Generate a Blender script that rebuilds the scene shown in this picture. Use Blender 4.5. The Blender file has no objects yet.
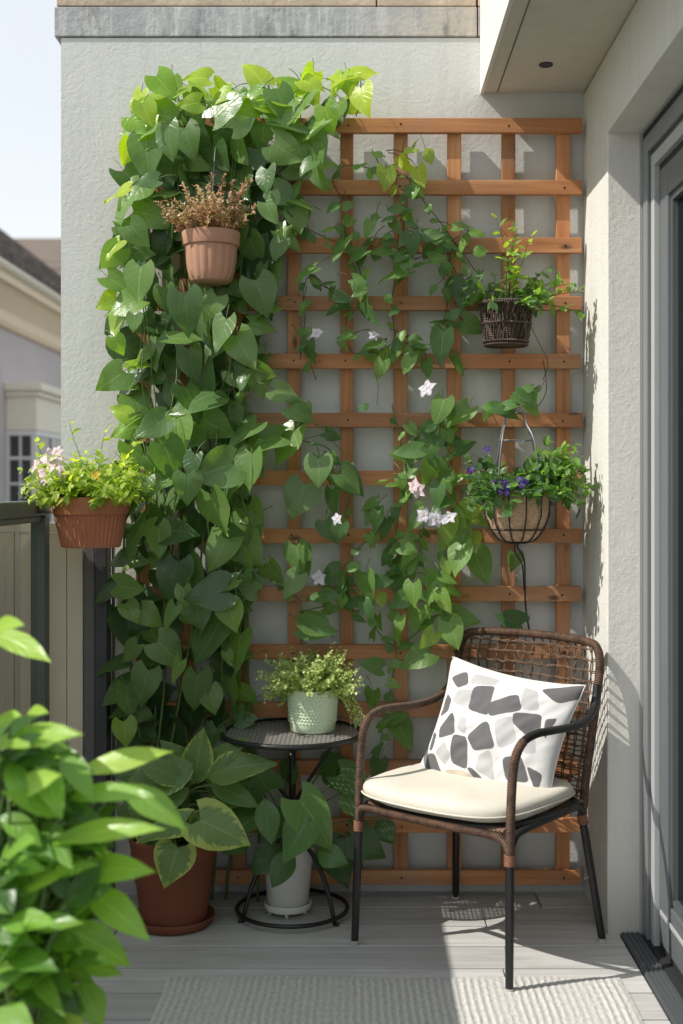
import bpy, math, random
from mathutils import Vector, Matrix, noise as mnoise
R = random.Random(7)
PI = math.pi
scene = bpy.context.scene
COL = scene.collection
F = 1240.0; VX = 358.0; VY = 488.0; H = 1.3

def W(px, py, Y):
    "a point read off the photograph at depth Y (metres in front of the camera)"
    return Vector(((px - VX) / F * Y, Y, H - (py - VY) / F * Y))

# ---------------------------------------------------------------- mesh builder
def wm(o):
    m = o.matrix_basis.copy()
    while o.parent:
        o = o.parent
        m = o.matrix_basis @ m
    return m

class MB:
    def __init__(s, xf=None):
        s.v = []; s.f = []; s.m = []; s.uv = []; s.tone = []; s.xf = xf; s.mi = 0; s.col = None
    def vert(s, p, tone=0.5):
        p = Vector(p)
        if s.xf is not None: p = s.xf @ p
        s.v.append(p); s.tone.append(tone)
        return len(s.v) - 1
    def face(s, idx, uv=None):
        s.f.append(tuple(idx)); s.m.append(s.mi)
        s.uv.append(uv if uv else [(0.5, 0.5)] * len(idx))
    def box(s, lo, hi, tone=0.5):
        x0, y0, z0 = lo; x1, y1, z1 = hi
        i = [s.vert(p, tone) for p in ((x0,y0,z0),(x1,y0,z0),(x1,y1,z0),(x0,y1,z0),(x0,y0,z1),(x1,y0,z1),(x1,y1,z1),(x0,y1,z1))]
        for q in ((0,3,2,1),(4,5,6,7),(0,1,5,4),(1,2,6,5),(2,3,7,6),(3,0,4,7)):
            s.face([i[k] for k in q])
    def prism(s, prof, a, b, axis=1, tone=0.5):
        "extrude a 2-D outline between a and b along an axis"
        def mk(p, t):
            if axis == 0: return (t, p[0], p[1])
            if axis == 1: return (p[0], t, p[1])
            return (p[0], p[1], t)
        A = [s.vert(mk(p, a), tone) for p in prof]; B = [s.vert(mk(p, b), tone) for p in prof]
        n = len(prof)
        for k in range(n): s.face((A[k], A[(k+1)%n], B[(k+1)%n], B[k]))
        s.face(A[::-1]); s.face(B)
    def tube(s, pts, r, n=8, closed=False, tone=0.5, v0=0.0, cap=True):
        pts = [Vector(p) for p in pts]
        N = len(pts)
        rad = r if isinstance(r, (list, tuple)) else [r] * N
        tang = []
        for i in range(N):
            if closed: t = pts[(i+1)%N] - pts[i-1]
            else: t = pts[min(i+1, N-1)] - pts[max(i-1, 0)]
            tang.append(t.normalized() if t.length > 1e-9 else Vector((0,0,1)))
        up = Vector((0,0,1)) if abs(tang[0].z) < .9 else Vector((1,0,0))
        a = (up - tang[0] * up.dot(tang[0])).normalized()
        rings = []; L = v0; Ls = []
        for i in range(N):
            a = a - tang[i] * a.dot(tang[i])
            a = a.normalized() if a.length > 1e-6 else tang[i].orthogonal().normalized()
            b = tang[i].cross(a)
            rings.append([s.vert(pts[i] + (a*math.cos(2*PI*k/n) + b*math.sin(2*PI*k/n)) * rad[i], tone) for k in range(n)])
            if i: L += (pts[i]-pts[i-1]).length
            Ls.append(L)
        for i in range(N if closed else N-1):
            j = (i+1) % N
            va = Ls[i]; vb = Ls[j] if j else L + (pts[0]-pts[-1]).length
            for k in range(n):
                k2 = (k+1) % n
                s.face((rings[i][k], rings[i][k2], rings[j][k2], rings[j][k]), [(k/n,va),((k+1)/n,va),((k+1)/n,vb),(k/n,vb)])
        if not closed and cap:
            s.face(rings[0][::-1]); s.face(rings[-1])
    def lathe(s, prof, n=40, c=(0,0,0), mod=None, tone=0.5):
        "prof: (radius, z); mod(angle, k) scales the radius"
        c = Vector(c); rings = []
        for k, (r, z) in enumerate(prof):
            ring = []
            for i in range(n):
                a = 2*PI*i/n
                rr = r * (mod(a, k) if mod else 1)
                ring.append(s.vert(c + Vector((rr*math.cos(a), rr*math.sin(a), z)), tone))
            rings.append(ring)
        for k in range(len(prof)-1):
            for i in range(n):
                j = (i+1) % n
                s.face((rings[k][i], rings[k][j], rings[k+1][j], rings[k+1][i]), [(i/n,prof[k][1]),((i+1)/n,prof[k][1]),((i+1)/n,prof[k+1][1]),(i/n,prof[k+1][1])])
        if prof[0][0] > 1e-5: s.face(rings[0][::-1])
        if prof[-1][0] > 1e-5: s.face(rings[-1])
    def grid(s, fn, nu, nv, tone=None):
        idx = [[None]*(nv+1) for _ in range(nu+1)]
        for i in range(nu+1):
            for j in range(nv+1):
                u, v = i/nu, j/nv
                idx[i][j] = s.vert(fn(u, v), tone(u, v) if tone else .5)
        for i in range(nu):
            for j in range(nv):
                s.face((idx[i][j], idx[i+1][j], idx[i+1][j+1], idx[i][j+1]), [(i/nu,j/nv),((i+1)/nu,j/nv),((i+1)/nu,(j+1)/nv),(i/nu,(j+1)/nv)])
        return idx
    def build(s, name, mats, parent=None, smooth=True, bevel=0, angle=None):
        me = bpy.data.meshes.new(name)
        if parent is None:
            xs = [p.x for p in s.v]; ys = [p.y for p in s.v]; zs = [p.z for p in s.v]
            loc = Vector(((min(xs)+max(xs))/2, (min(ys)+max(ys))/2, min(zs)))
            inv = Matrix.Translation(-loc)
        else:
            inv = wm(parent).inverted()
        me.from_pydata([tuple(inv @ p) for p in s.v], [], s.f)
        uvl = me.uv_layers.new(name='UVMap')
        flat = [c for f in s.uv for q in f for c in q]
        uvl.data.foreach_set('uv', flat)
        at = me.attributes.new('tone', 'FLOAT', 'POINT'); at.data.foreach_set('value', s.tone)
        if not isinstance(mats, (list, tuple)): mats = [mats]
        for m in mats: me.materials.append(m)
        me.polygons.foreach_set('material_index', s.m)
        me.polygons.foreach_set('use_smooth', [bool(smooth)] * len(s.f))
        if s.col is not None:
            ca = me.color_attributes.new('pattern', 'FLOAT_COLOR', 'POINT')
            ca.data.foreach_set('color', [c for q in s.col for c in q])
        me.update()
        if smooth and angle: me.set_sharp_from_angle(angle=math.radians(angle))
        o = bpy.data.objects.new(name, me); COL.objects.link(o)
        if parent is None: o.location = loc
        else: o.parent = parent
        if bevel:
            b = o.modifiers.new('edge', 'BEVEL'); b.width = bevel; b.segments = 2; b.limit_method = 'ANGLE'
        return o

def tag(o, label, cat, group=None, kind='thing'):
    o['label'] = label; o['category'] = cat
    if group: o['group'] = group
    if kind: o['kind'] = kind
    return o
def struct(o): o['kind'] = 'structure'; return o
def thing(name, label, cat, loc=(0,0,0), rotz=0, group=None):
    o = bpy.data.objects.new(name, None); COL.objects.link(o)
    o.location = loc; o.rotation_euler = (0,0,rotz); o.empty_display_size = .1
    return tag(o, label, cat, group)

def smooth(pts, k=6, closed=False):
    "Catmull-Rom through the points"
    P = [Vector(p) for p in pts]; out = []; n = len(P)
    rng = range(n) if closed else range(n-1)
    for i in rng:
        p0 = P[i-1] if (closed or i) else P[0]*2-P[1]
        p1 = P[i]; p2 = P[(i+1)%n]
        p3 = P[(i+2)%n] if (closed or i+2 < n) else P[-1]*2-P[-2]
        for j in range(k):
            t = j/k
            out.append(.5*((2*p1)+(-p0+p2)*t+(2*p0-5*p1+4*p2-p3)*t*t+(-p0+3*p1-3*p2+p3)*t**3))
    if not closed: out.append(P[-1])
    return out

# ---------------------------------------------------------------- materials
def newmat(name):
    m = bpy.data.materials.new(name); m.use_nodes = True
    nt = m.node_tree; nt.nodes.clear()
    out = nt.nodes.new('ShaderNodeOutputMaterial')
    b = nt.nodes.new('ShaderNodeBsdfPrincipled')
    nt.links.new(b.outputs[0], out.inputs[0])
    return m, nt, b, out
def N(nt, t, **kw):
    n = nt.nodes.new('ShaderNode'+t)
    for k, v in kw.items():
        if k in n.inputs: n.inputs[k].default_value = v
        else: setattr(n, k, v)
    return n
def L(nt, a, b): nt.links.new(a, b)
def c4(c): return (c[0], c[1], c[2], 1)
def math_(nt, op, a, b=None, clamp=False):
    n = nt.nodes.new('ShaderNodeMath'); n.operation = op; n.use_clamp = clamp
    for i, q in enumerate((a, b)):
        if q is None: continue
        if isinstance(q, (int, float)): n.inputs[i].default_value = q
        else: nt.links.new(q, n.inputs[i])
    return n.outputs[0]
def mixc(nt, fac, a, b, mode='MIX'):
    n = nt.nodes.new('ShaderNodeMix'); n.data_type = 'RGBA'; n.blend_type = mode
    for i, q in ((0, fac), (6, a), (7, b)):
        if isinstance(q, (int, float)): n.inputs[i].default_value = q
        elif isinstance(q, tuple): n.inputs[i].default_value = c4(q)
        else: nt.links.new(q, n.inputs[i])
    return n.outputs[2]
def ramp(nt, fac, stops):
    n = nt.nodes.new('ShaderNodeValToRGB')
    e = n.color_ramp.elements
    while len(e) < len(stops): e.new(.5)
    for k, (p, c) in enumerate(stops):
        e[k].position = p; e[k].color = c4(c) if len(c) == 3 else c
    nt.links.new(fac, n.inputs[0]); return n.outputs[0]
def objco(nt, scale=(1,1,1), world=False):
    tc = nt.nodes.new('ShaderNodeTexCoord'); mp = nt.nodes.new('ShaderNodeMapping')
    mp.inputs['Scale'].default_value = scale
    if world:
        g = nt.nodes.new('ShaderNodeNewGeometry'); L(nt, g.outputs['Position'], mp.inputs[0])
    else: L(nt, tc.outputs['Object'], mp.inputs[0])
    return mp.outputs[0]
def noise(nt, co, scale, detail=4, rough=.55, dist=0):
    n = N(nt, 'TexNoise', Scale=scale, Detail=detail, Roughness=rough, Distortion=dist)
    L(nt, co, n.inputs['Vector']); return n.outputs['Fac']
def bump(nt, b, h, strength=.5, dist=.002):
    n = N(nt, 'Bump', Strength=strength, Distance=dist)
    L(nt, h, n.inputs['Height']); L(nt, n.outputs[0], b.inputs['Normal']); return n

def plain(name, col, rough=.5, metal=0, var=.15, scale=12, bumpd=0, bscale=80, spec=.5):
    m, nt, b, out = newmat(name)
    co = objco(nt)
    f = noise(nt, co, scale)
    d = tuple(c*(1-var) for c in col); l = tuple(min(1, c*(1+var)) for c in col)
    L(nt, mixc(nt, f, d, l), b.inputs['Base Color'])
    b.inputs['Roughness'].default_value = rough; b.inputs['Metallic'].default_value = metal
    b.inputs['Specular IOR Level'].default_value = spec
    if bumpd: bump(nt, b, noise(nt, co, bscale, 5), .6, bumpd)
    return m

def stucco(name, col, dist=.006, stain=.25):
    m, nt, b, out = newmat(name)
    co = objco(nt, world=True)
    big = noise(nt, co, 1.3, 5, .6); mid = noise(nt, co, 13, 8, .72, .25); fine = noise(nt, co, 70, 5, .8)
    c = mixc(nt, big, tuple(q*(1-stain) for q in col), tuple(q*(1+stain*.4) for q in col))
    c = mixc(nt, ramp(nt, mid, [(.35,(0,0,0)),(.62,(1,1,1))]), c, col)
    # a few scuffs and pin holes
    sc = noise(nt, objco(nt, (3,3,14), True), 2.1, 5, .7, 1.5)
    c = mixc(nt, ramp(nt, sc, [(.70,(0,0,0)),(.80,(.55,.55,.55))]), c, tuple(q*.45 for q in col))
    # faint rain streaks
    st = noise(nt, objco(nt, (9,9,.5), True), 2.0, 4, .6)
    c = mixc(nt, ramp(nt, st, [(.5,(0,0,0)),(.8,(.3,.3,.3))]), c, tuple(q*.7 for q in col))
    sz = N(nt, 'SeparateXYZ'); L(nt, co, sz.inputs[0])   # grime at the foot of the wall
    gr = math_(nt, 'MULTIPLY', math_(nt, 'SUBTRACT', math_(nt, 'ADD', .10, math_(nt, 'MULTIPLY', mid, .22)), sz.outputs[2]), 4.0, True)
    c = mixc(nt, math_(nt, 'MULTIPLY', gr, .55), c, tuple(q*.5 for q in col))
    L(nt, c, b.inputs['Base Color']); b.inputs['Roughness'].default_value = .92
    b.inputs['Specular IOR Level'].default_value = .2
    vo = N(nt, 'TexVoronoi', Scale=60.0); vo.feature = 'SMOOTH_F1'
    wv = N(nt, 'VectorMath'); wv.operation = 'MULTIPLY_ADD'
    nz = N(nt, 'TexNoise', Scale=6.0, Detail=3.0); L(nt, co, nz.inputs['Vector'])
    L(nt, nz.outputs['Color'], wv.inputs[0]); wv.inputs[1].default_value = (.25,.25,.25); L(nt, co, wv.inputs[2])
    L(nt, wv.outputs[0], vo.inputs['Vector'])
    h = math_(nt, 'ADD', math_(nt, 'MULTIPLY', mid, .75), math_(nt, 'MULTIPLY', fine, 1.0))
    h = math_(nt, 'ADD', h, math_(nt, 'MULTIPLY', vo.outputs['Distance'], -.35))
    bump(nt, b, h, .44, dist)
    return m

def wood(name, axis):
    m, nt, b, out = newmat(name)
    s = [26,26,26]; s[axis] = 1.6
    co = objco(nt, tuple(s), True)
    oi = nt.nodes.new('ShaderNodeObjectInfo')
    va = N(nt, 'VectorMath'); va.operation = 'ADD'
    cx = N(nt, 'CombineXYZ'); 
    for k in range(3): L(nt, math_(nt, 'MULTIPLY', oi.outputs['Random'], 37.0+k*11), cx.inputs[k])
    L(nt, co, va.inputs[0]); L(nt, cx.outputs[0], va.inputs[1])
    g = noise(nt, va.outputs[0], 1.0, 6, .6, .8); g2 = noise(nt, va.outputs[0], 5.0, 4, .6)
    c = ramp(nt, g, [(.20,(.17,.064,.028)),(.40,(.42,.182,.076)),(.58,(.53,.245,.105)),(.80,(.70,.39,.20))])
    c = mixc(nt, math_(nt, 'MULTIPLY', g2, .5), c, (.24,.095,.045))
    hv = N(nt, 'HueSaturation'); L(nt, c, hv.inputs['Color'])
    L(nt, math_(nt, 'ADD', .8, math_(nt, 'MULTIPLY', oi.outputs['Random'], .45)), hv.inputs['Value'])
    # weathering blotches
    wz = noise(nt, objco(nt, (1,1,1), True), 3.5, 4, .6)
    c = mixc(nt, ramp(nt, wz, [(.45,(0,0,0)),(.72,(.5,.5,.5))]), hv.outputs[0], (.32,.22,.16))
    kv = N(nt, 'TexVoronoi', Scale=1.0); ks = [11,11,11]; ks[axis] = 4.5
    L(nt, objco(nt, tuple(ks), True), kv.inputs['Vector'])
    c = mixc(nt, ramp(nt, kv.outputs['Distance'], [(.05,(.85,.85,.85)),(.13,(0,0,0))]), c, (.075,.030,.016))
    L(nt, c, b.inputs['Base Color']); b.inputs['Roughness'].default_value = .62
    b.inputs['Specular IOR Level'].default_value = .3
    bump(nt, b, g2, .4, .0015)
    return m

def leafmat(name, stops, variegated=False, trans=.42, rough=.36, tmul=(2.1,2.3,.6), spec=.5):
    m, nt, b, out = newmat(name)
    at = N(nt, 'Attribute', attribute_name='tone')
    uv = nt.nodes.new('ShaderNodeUVMap'); sp = N(nt, 'SeparateXYZ'); L(nt, uv.outputs[0], sp.inputs[0])
    u = math_(nt, 'MULTIPLY', math_(nt, 'ABSOLUTE', math_(nt, 'SUBTRACT', sp.outputs[0], .5)), 2.0)
    v = sp.outputs[1]
    co = objco(nt, world=True)
    nz = noise(nt, co, 30, 3)
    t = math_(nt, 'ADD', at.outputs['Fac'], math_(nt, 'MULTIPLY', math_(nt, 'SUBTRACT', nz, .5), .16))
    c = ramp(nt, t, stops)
    mid = math_(nt, 'SUBTRACT', 1.0, math_(nt, 'MULTIPLY', u, 13.0), True)
    sv = math_(nt, 'FRACT', math_(nt, 'SUBTRACT', math_(nt, 'MULTIPLY', v, 6.0), math_(nt, 'MULTIPLY', u, 1.9)))
    sv = math_(nt, 'ABSOLUTE', math_(nt, 'SUBTRACT', sv, .5))
    sv = math_(nt, 'SUBTRACT', 1.0, math_(nt, 'MULTIPLY', sv, 11.0), True)
    vein = math_(nt, 'MAXIMUM', mid, math_(nt, 'MULTIPLY', sv, .45))
    if variegated:
        vn = noise(nt, co, 55, 3, .6)
        vs = N(nt, 'TexNoise', Scale=1.0, Detail=2.0)
        ss = N(nt, 'CombineXYZ'); L(nt, math_(nt,'MULTIPLY',sp.outputs[0],4.0), ss.inputs[0]); L(nt, math_(nt,'SUBTRACT',math_(nt,'MULTIPLY',v,15.0),math_(nt,'MULTIPLY',u,5.0)), ss.inputs[1])
        L(nt, at.outputs['Fac'], ss.inputs[2]); L(nt, ss.outputs[0], vs.inputs['Vector'])
        e = math_(nt, 'ADD', math_(nt, 'MAXIMUM', u, math_(nt, 'MULTIPLY', v, .85)), math_(nt, 'MULTIPLY', math_(nt, 'SUBTRACT', vs.outputs['Fac'], .5), .9))
        e = math_(nt, 'MULTIPLY', math_(nt, 'SUBTRACT', e, math_(nt, 'SUBTRACT', 1.22, math_(nt, 'MULTIPLY', at.outputs['Fac'], 1.0))), 9.0, True)
        c = mixc(nt, e, c, (.42,.50,.13))
    lite = N(nt, 'HueSaturation', Value=1.75, Saturation=.85); L(nt, c, lite.inputs['Color'])
    c = mixc(nt, math_(nt, 'MULTIPLY', vein, .46), c, lite.outputs[0])
    bl = noise(nt, co, 23, 4, .7)
    c = mixc(nt, ramp(nt, bl, [(.63,(0,0,0)),(.74,(.45,.45,.45))]), c, tuple(q*f for q, f in zip(stops[-1][1], (1.0,.80,.8))))
    c = mixc(nt, math_(nt, 'MULTIPLY', math_(nt, 'SUBTRACT', math_(nt, 'ADD', math_(nt, 'MULTIPLY', u, .5), bl), 1.10, True), 5.0, True), c, (.16,.10,.035))
    L(nt, c, b.inputs['Base Color'])
    b.inputs['Roughness'].default_value = rough; b.inputs['Specular IOR Level'].default_value = spec
    hh = math_(nt, 'ADD', math_(nt, 'MULTIPLY', vein, -.7), math_(nt, 'MULTIPLY', noise(nt, co, 90, 2), .5))
    bump(nt, b, hh, .5, .002)
    tr = nt.nodes.new('ShaderNodeBsdfTranslucent')
    L(nt, mixc(nt, 1.0, c, tmul, 'MULTIPLY'), tr.inputs['Color'])
    mx = N(nt, 'MixShader'); mx.inputs[0].default_value = trans
    L(nt, b.outputs[0], mx.inputs[1]); L(nt, tr.outputs[0], mx.inputs[2]); L(nt, mx.outputs[0], out.inputs[0])
    return m

M = {}
M['wall'] = stucco('pale grey render', (.625,.635,.615), .0045, .16)
M['pier'] = stucco('cream grey render', (.70,.69,.65), .005, .16)
M['soffit'] = stucco('painted soffit', (.60,.56,.49), .002, .12)
M['fascia'] = stucco('white fascia', (.72,.70,.65), .002, .1)
M['woodh'] = wood('cedar along x', 0); M['woodv'] = wood('cedar along z', 2)
M['screw'] = plain('dark screw', (.03,.025,.02), .5, .6)
M['black'] = plain('black painted metal', (.013,.013,.014), .42, 0, .2, 30, .0004, 200)
M['dgreen'] = plain('dark grey green metal', (.10,.118,.108), .45, 0, .15)
M['dgrey'] = plain('dark grey metal', (.045,.046,.050), .5)
M['mgrey'] = plain('mid grey metal', (.12,.115,.11), .5)
M['pierce'] = plain('lightened grey-brown metal', (.30,.28,.265), .42, .2)  # table top: light through the holes and sheen put into a paler colour
M['alu'] = plain('grey aluminium', (.215,.23,.24), .38, .25, .06)
M['alum'] = plain('mid grey aluminium', (.145,.16,.17), .38, .25, .05)
M['alud'] = plain('dark grey aluminium', (.10,.11,.12), .4, .25, .06)
M['aluw'] = plain('pale aluminium', (.44,.45,.455), .4, .1, .05)
M['rubber'] = plain('rubber gasket', (.018,.019,.02), .7)
M['cap'] = plain('clear plastic foot', (.45,.43,.40), .4)
M['soil'] = plain('potting soil', (.022,.015,.010), .95, 0, .4, 60, .01, 60)
M['fence'] = plain('beige painted boards', (.70,.62,.49), .7, 0, .12, 5, .0006, 30)
M['stem'] = plain('green stem', (.10,.16,.045), .55, 0, .3, 20)
M['bark'] = plain('brown stem', (.085,.055,.035), .8, 0, .3, 40)
M['wire'] = plain('dark wire', (.02,.018,.016), .5)
M['greywire'] = plain('grey wire', (.20,.21,.22), .4, .5)
M['white'] = plain('white pot glaze', (.66,.65,.62), .35, 0, .05)
M['sage'] = plain('pale sage ceramic', (.60,.73,.53), .4, 0, .06)
M['cream'] = plain('cream cushion cloth', (.645,.61,.53), 1.0, 0, .10, 7, .0012, 420, .03)
M['crust'] = plain('white paint', (.70,.69,.66), .6, 0, .06)
M['hcream'] = plain('cream cornice paint', (.82,.68,.50), .7, 0, .08)
M['hlilac'] = plain('lilac grey wall paint', (.50,.455,.46), .85, 0, .08, 2, .002, 40)
M['hhood'] = plain('ivory hood paint', (.80,.74,.62), .7, 0, .06)
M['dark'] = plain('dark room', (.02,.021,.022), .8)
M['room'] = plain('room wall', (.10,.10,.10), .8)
M['ground'] = plain('distant ground', (.11,.11,.085), .95, 0, .3, .3)
M['slab'] = plain('concrete slab', (.25,.25,.24), .9, 0, .15)
M['under'] = plain('deck shadow gap', (.03,.03,.03), .9)

def terracotta(name, col, dirt=.4):
    m, nt, b, out = newmat(name)
    co = objco(nt)
    f = noise(nt, co, 9, 6, .65); g = noise(nt, co, 60, 4)
    c = mixc(nt, f, tuple(q*.72 for q in col), tuple(q*1.2 for q in col))
    c = mixc(nt, ramp(nt, noise(nt, co, 4, 6, .7, .5), [(.55,(0,0,0)),(.75,(dirt,)*3)]), c, (.50,.43,.37))
    L(nt, c, b.inputs['Base Color']); b.inputs['Roughness'].default_value = .68; b.inputs['Specular IOR Level'].default_value = .3
    bump(nt, b, g, .4, .001); return m
M['terra'] = terracotta('terracotta', (.42,.16,.088), .25)
M['terrap'] = terracotta('pale terracotta', (.44,.24,.16), .6)
M['terrad'] = terracotta('dark red plastic terracotta', (.21,.068,.038), .12)

def coir():
    m, nt, b, out = newmat('coir liner')
    co = objco(nt, (30,30,60))
    f = noise(nt, co, 2.5, 6, .75, 1.0)
    L(nt, ramp(nt, f, [(.3,(.30,.17,.095)),(.5,(.56,.37,.235)),(.75,(.72,.54,.38))]), b.inputs['Base Color'])
    b.inputs['Roughness'].default_value = .95; bump(nt, b, f, .8, .006); return m
M['coir'] = coir()

def wicker(name, a, bcol, freq=1250.0, rough=.5):
    m, nt, b, out = newmat(name)
    uv = nt.nodes.new('ShaderNodeUVMap'); sp = N(nt, 'SeparateXYZ'); L(nt, uv.outputs[0], sp.inputs[0])
    ph = math_(nt, 'ADD', math_(nt, 'MULTIPLY', sp.outputs[1], freq), math_(nt, 'MULTIPLY', sp.outputs[0], 2*PI))
    w = math_(nt, 'ABSOLUTE', math_(nt, 'SINE', math_(nt, 'MULTIPLY', ph, .5)))
    co = objco(nt); f = noise(nt, co, 45, 4, .7)
    c = mixc(nt, ramp(nt, f, [(.35,(0,0,0)),(.65,(1,1,1))]), a, bcol)
    c = mixc(nt, ramp(nt, w, [(0.0,(.85,.85,.85)),(.35,(0,0,0))]), c, (.02,.012,.008))
    L(nt, c, b.inputs['Base Color']); b.inputs['Roughness'].default_value = rough
    bump(nt, b, w, .9, .003); return m
M['wicker'] = wicker('brown wicker wrap', (.055,.030,.019), (.17,.092,.058))
M['cord'] = wicker('brown woven cord', (.12,.072,.045), (.33,.21,.135), 1500.0, .6)
M['copper'] = wicker('copper coloured wrap', (.24,.10,.055), (.36,.16,.09), 1400.0)
M['basket'] = wicker('dark basket weave', (.045,.030,.026), (.13,.085,.065), 900.0)

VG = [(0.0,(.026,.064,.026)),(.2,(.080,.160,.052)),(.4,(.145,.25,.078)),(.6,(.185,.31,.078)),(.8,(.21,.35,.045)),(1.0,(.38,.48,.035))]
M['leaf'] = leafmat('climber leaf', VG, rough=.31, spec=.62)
M['leafl'] = leafmat('light climber leaf', [(0.0,(.036,.088,.034)),(.4,(.090,.185,.062)),(.75,(.18,.32,.075)),(1.0,(.36,.44,.05))])
M['leafh'] = leafmat('lush lance leaf', [(0.0,(.030,.080,.020)),(.3,(.10,.215,.042)),(.5,(.165,.31,.055)),(.75,(.22,.40,.065)),(1.0,(.36,.53,.08))], rough=.34)
M['leafv'] = leafmat('variegated leaf', [(0.0,(.11,.20,.070)),(.5,(.17,.28,.090)),(1.0,(.24,.36,.11))], True)
M['leafp'] = leafmat('glossy dark leaf', [(0.0,(.055,.118,.048)),(.5,(.115,.225,.075)),(1.0,(.19,.33,.09))], rough=.28)
M['leafy'] = leafmat('lime leaf', [(0.0,(.12,.20,.035)),(.5,(.27,.38,.055)),(1.0,(.50,.55,.09))], trans=.45)
M['sedum'] = leafmat('pale lime sprays', [(0.0,(.24,.35,.09)),(.5,(.46,.57,.18)),(1.0,(.66,.72,.34))], trans=.4, tmul=(1.3,1.35,.8))
M['heath'] = leafmat('dry pink sprays', [(0.0,(.26,.30,.08)),(.35,(.60,.44,.22)),(.7,(.70,.42,.30)),(1.0,(.66,.30,.27))], trans=.3, tmul=(1.3,1.2,1.0))
def petal(name, col, tr=.35):
    m, nt, b, out = newmat(name)
    at = N(nt, 'Attribute', attribute_name='tone')
    L(nt, mixc(nt, at.outputs['Fac'], tuple(q*.75 for q in col), col), b.inputs['Base Color']); b.inputs['Roughness'].default_value = .6
    t = nt.nodes.new('ShaderNodeBsdfTranslucent'); t.inputs[0].default_value = c4(col)
    mx = N(nt, 'MixShader'); mx.inputs[0].default_value = tr
    L(nt, b.outputs[0], mx.inputs[1]); L(nt, t.outputs[0], mx.inputs[2]); L(nt, mx.outputs[0], out.inputs[0]); return m
M['pwhite'] = petal('white petal', (.80,.77,.86)); M['ppink'] = petal('pale pink petal', (.85,.70,.74))
M['ppurple'] = petal('purple petal', (.09,.05,.30)); M['pcenter'] = plain('flower centre', (.55,.42,.08), .7)
M['pyellow'] = petal('yellow petal', (.75,.55,.05))

def deck():
    m, nt, b, out = newmat('grey deck boards')
    at = N(nt, 'Attribute', attribute_name='tone')
    co = objco(nt, (2.2,40,40), True)
    cx = N(nt, 'CombineXYZ'); L(nt, math_(nt,'MULTIPLY',at.outputs['Fac'],53.0), cx.inputs[0]); L(nt, math_(nt,'MULTIPLY',at.outputs['Fac'],17.0), cx.inputs[2])
    va = N(nt, 'VectorMath'); va.operation='ADD'; L(nt, co, va.inputs[0]); L(nt, cx.outputs[0], va.inputs[1])
    g = noise(nt, va.outputs[0], 1.0, 6, .65, .5)
    c = ramp(nt, g, [(.25,(.37,.365,.355)),(.55,(.51,.505,.495)),(.8,(.60,.59,.575))])
    hv = N(nt, 'HueSaturation'); L(nt, c, hv.inputs['Color']); L(nt, math_(nt,'ADD',.86,math_(nt,'MULTIPLY',at.outputs['Fac'],.26)), hv.inputs['Value'])
    dirt = noise(nt, objco(nt, (1,1,1), True), 3.0, 6, .7)
    c = mixc(nt, ramp(nt, dirt, [(.5,(0,0,0)),(.8,(.4,.4,.4))]), hv.outputs[0], (.27,.25,.23))
    L(nt, c, b.inputs['Base Color']); b.inputs['Roughness'].default_value = .6; b.inputs['Specular IOR Level'].default_value = .35
    bump(nt, b, g, .35, .0012); return m
M['deck'] = deck()
def rugm():
    m, nt, b, out = newmat('flat woven rug')
    at = N(nt, 'Attribute', attribute_name='tone')
    co = objco(nt, (1,1,1), True); f = noise(nt, co, 160, 3, .7); g = noise(nt, co, 6, 3)
    c = mixc(nt, at.outputs['Fac'], (.40,.395,.385), (.76,.75,.71))
    c = mixc(nt, math_(nt,'MULTIPLY',f,.5), c, (.34,.335,.32)); c = mixc(nt, math_(nt,'MULTIPLY',g,.25), c, (.45,.44,.42))
    L(nt, c, b.inputs['Base Color']); b.inputs['Roughness'].default_value = .95; b.inputs['Specular IOR Level'].default_value = .1
    bump(nt, b, f, .8, .003); return m
M['rug'] = rugm()
def patterned():
    m, nt, b, out = newmat('printed pillow cloth')
    a = N(nt, 'Attribute', attribute_name='pattern')
    f = noise(nt, objco(nt), 600, 2)
    L(nt, mixc(nt, math_(nt,'MULTIPLY',f,.12), a.outputs['Color'], (.2,.2,.2)), b.inputs['Base Color'])
    b.inputs['Roughness'].default_value = .9; b.inputs['Specular IOR Level'].default_value = .15
    bump(nt, b, f, .3, .0006); return m
M['pillow'] = patterned()
def stone(name, a, bcol, streak):
    m, nt, b, out = newmat(name)
    co = objco(nt, world=True)
    f = noise(nt, co, 6, 6, .7, .4); g = noise(nt, objco(nt, (14,14,1.4), True), 1.6, 5, .7)
    h = noise(nt, co, 45, 5, .7)
    c = mixc(nt, ramp(nt, f, [(.3,(0,0,0)),(.7,(1,1,1))]), a, bcol)
    c = mixc(nt, ramp(nt, g, [(.45,(0,0,0)),(.68,(.75,.75,.75))]), c, streak)
    if name.startswith('weathered'):
        sp = N(nt, 'SeparateXYZ'); L(nt, co, sp.inputs[0])
        tx = math_(nt, 'ADD', math_(nt, 'MULTIPLY', sp.outputs[0], 1.6), math_(nt, 'MULTIPLY', math_(nt, 'SUBTRACT', f, .5), 1.2))
        c = mixc(nt, math_(nt, 'MULTIPLY', math_(nt, 'MULTIPLY', tx, 1.6, True), .75), c, (.50,.44,.35))
        dk = noise(nt, objco(nt, (7,7,2.5), True), 1.3, 5, .7)
        c = mixc(nt, ramp(nt, dk, [(.52,(0,0,0)),(.66,(.8,.8,.8))]), c, (.16,.165,.17))
    L(nt, c, b.inputs['Base Color']); b.inputs['Roughness'].default_value = .85
    bump(nt, b, math_(nt,'ADD',h,math_(nt,'MULTIPLY',f,.8)), .7, .006); return m
M['coping'] = stone('weathered grey coping', (.30,.31,.325), (.45,.455,.455), (.68,.68,.66))
M['tan'] = stone('tan stone', (.38,.30,.22), (.62,.50,.38), (.46,.39,.32))
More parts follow.
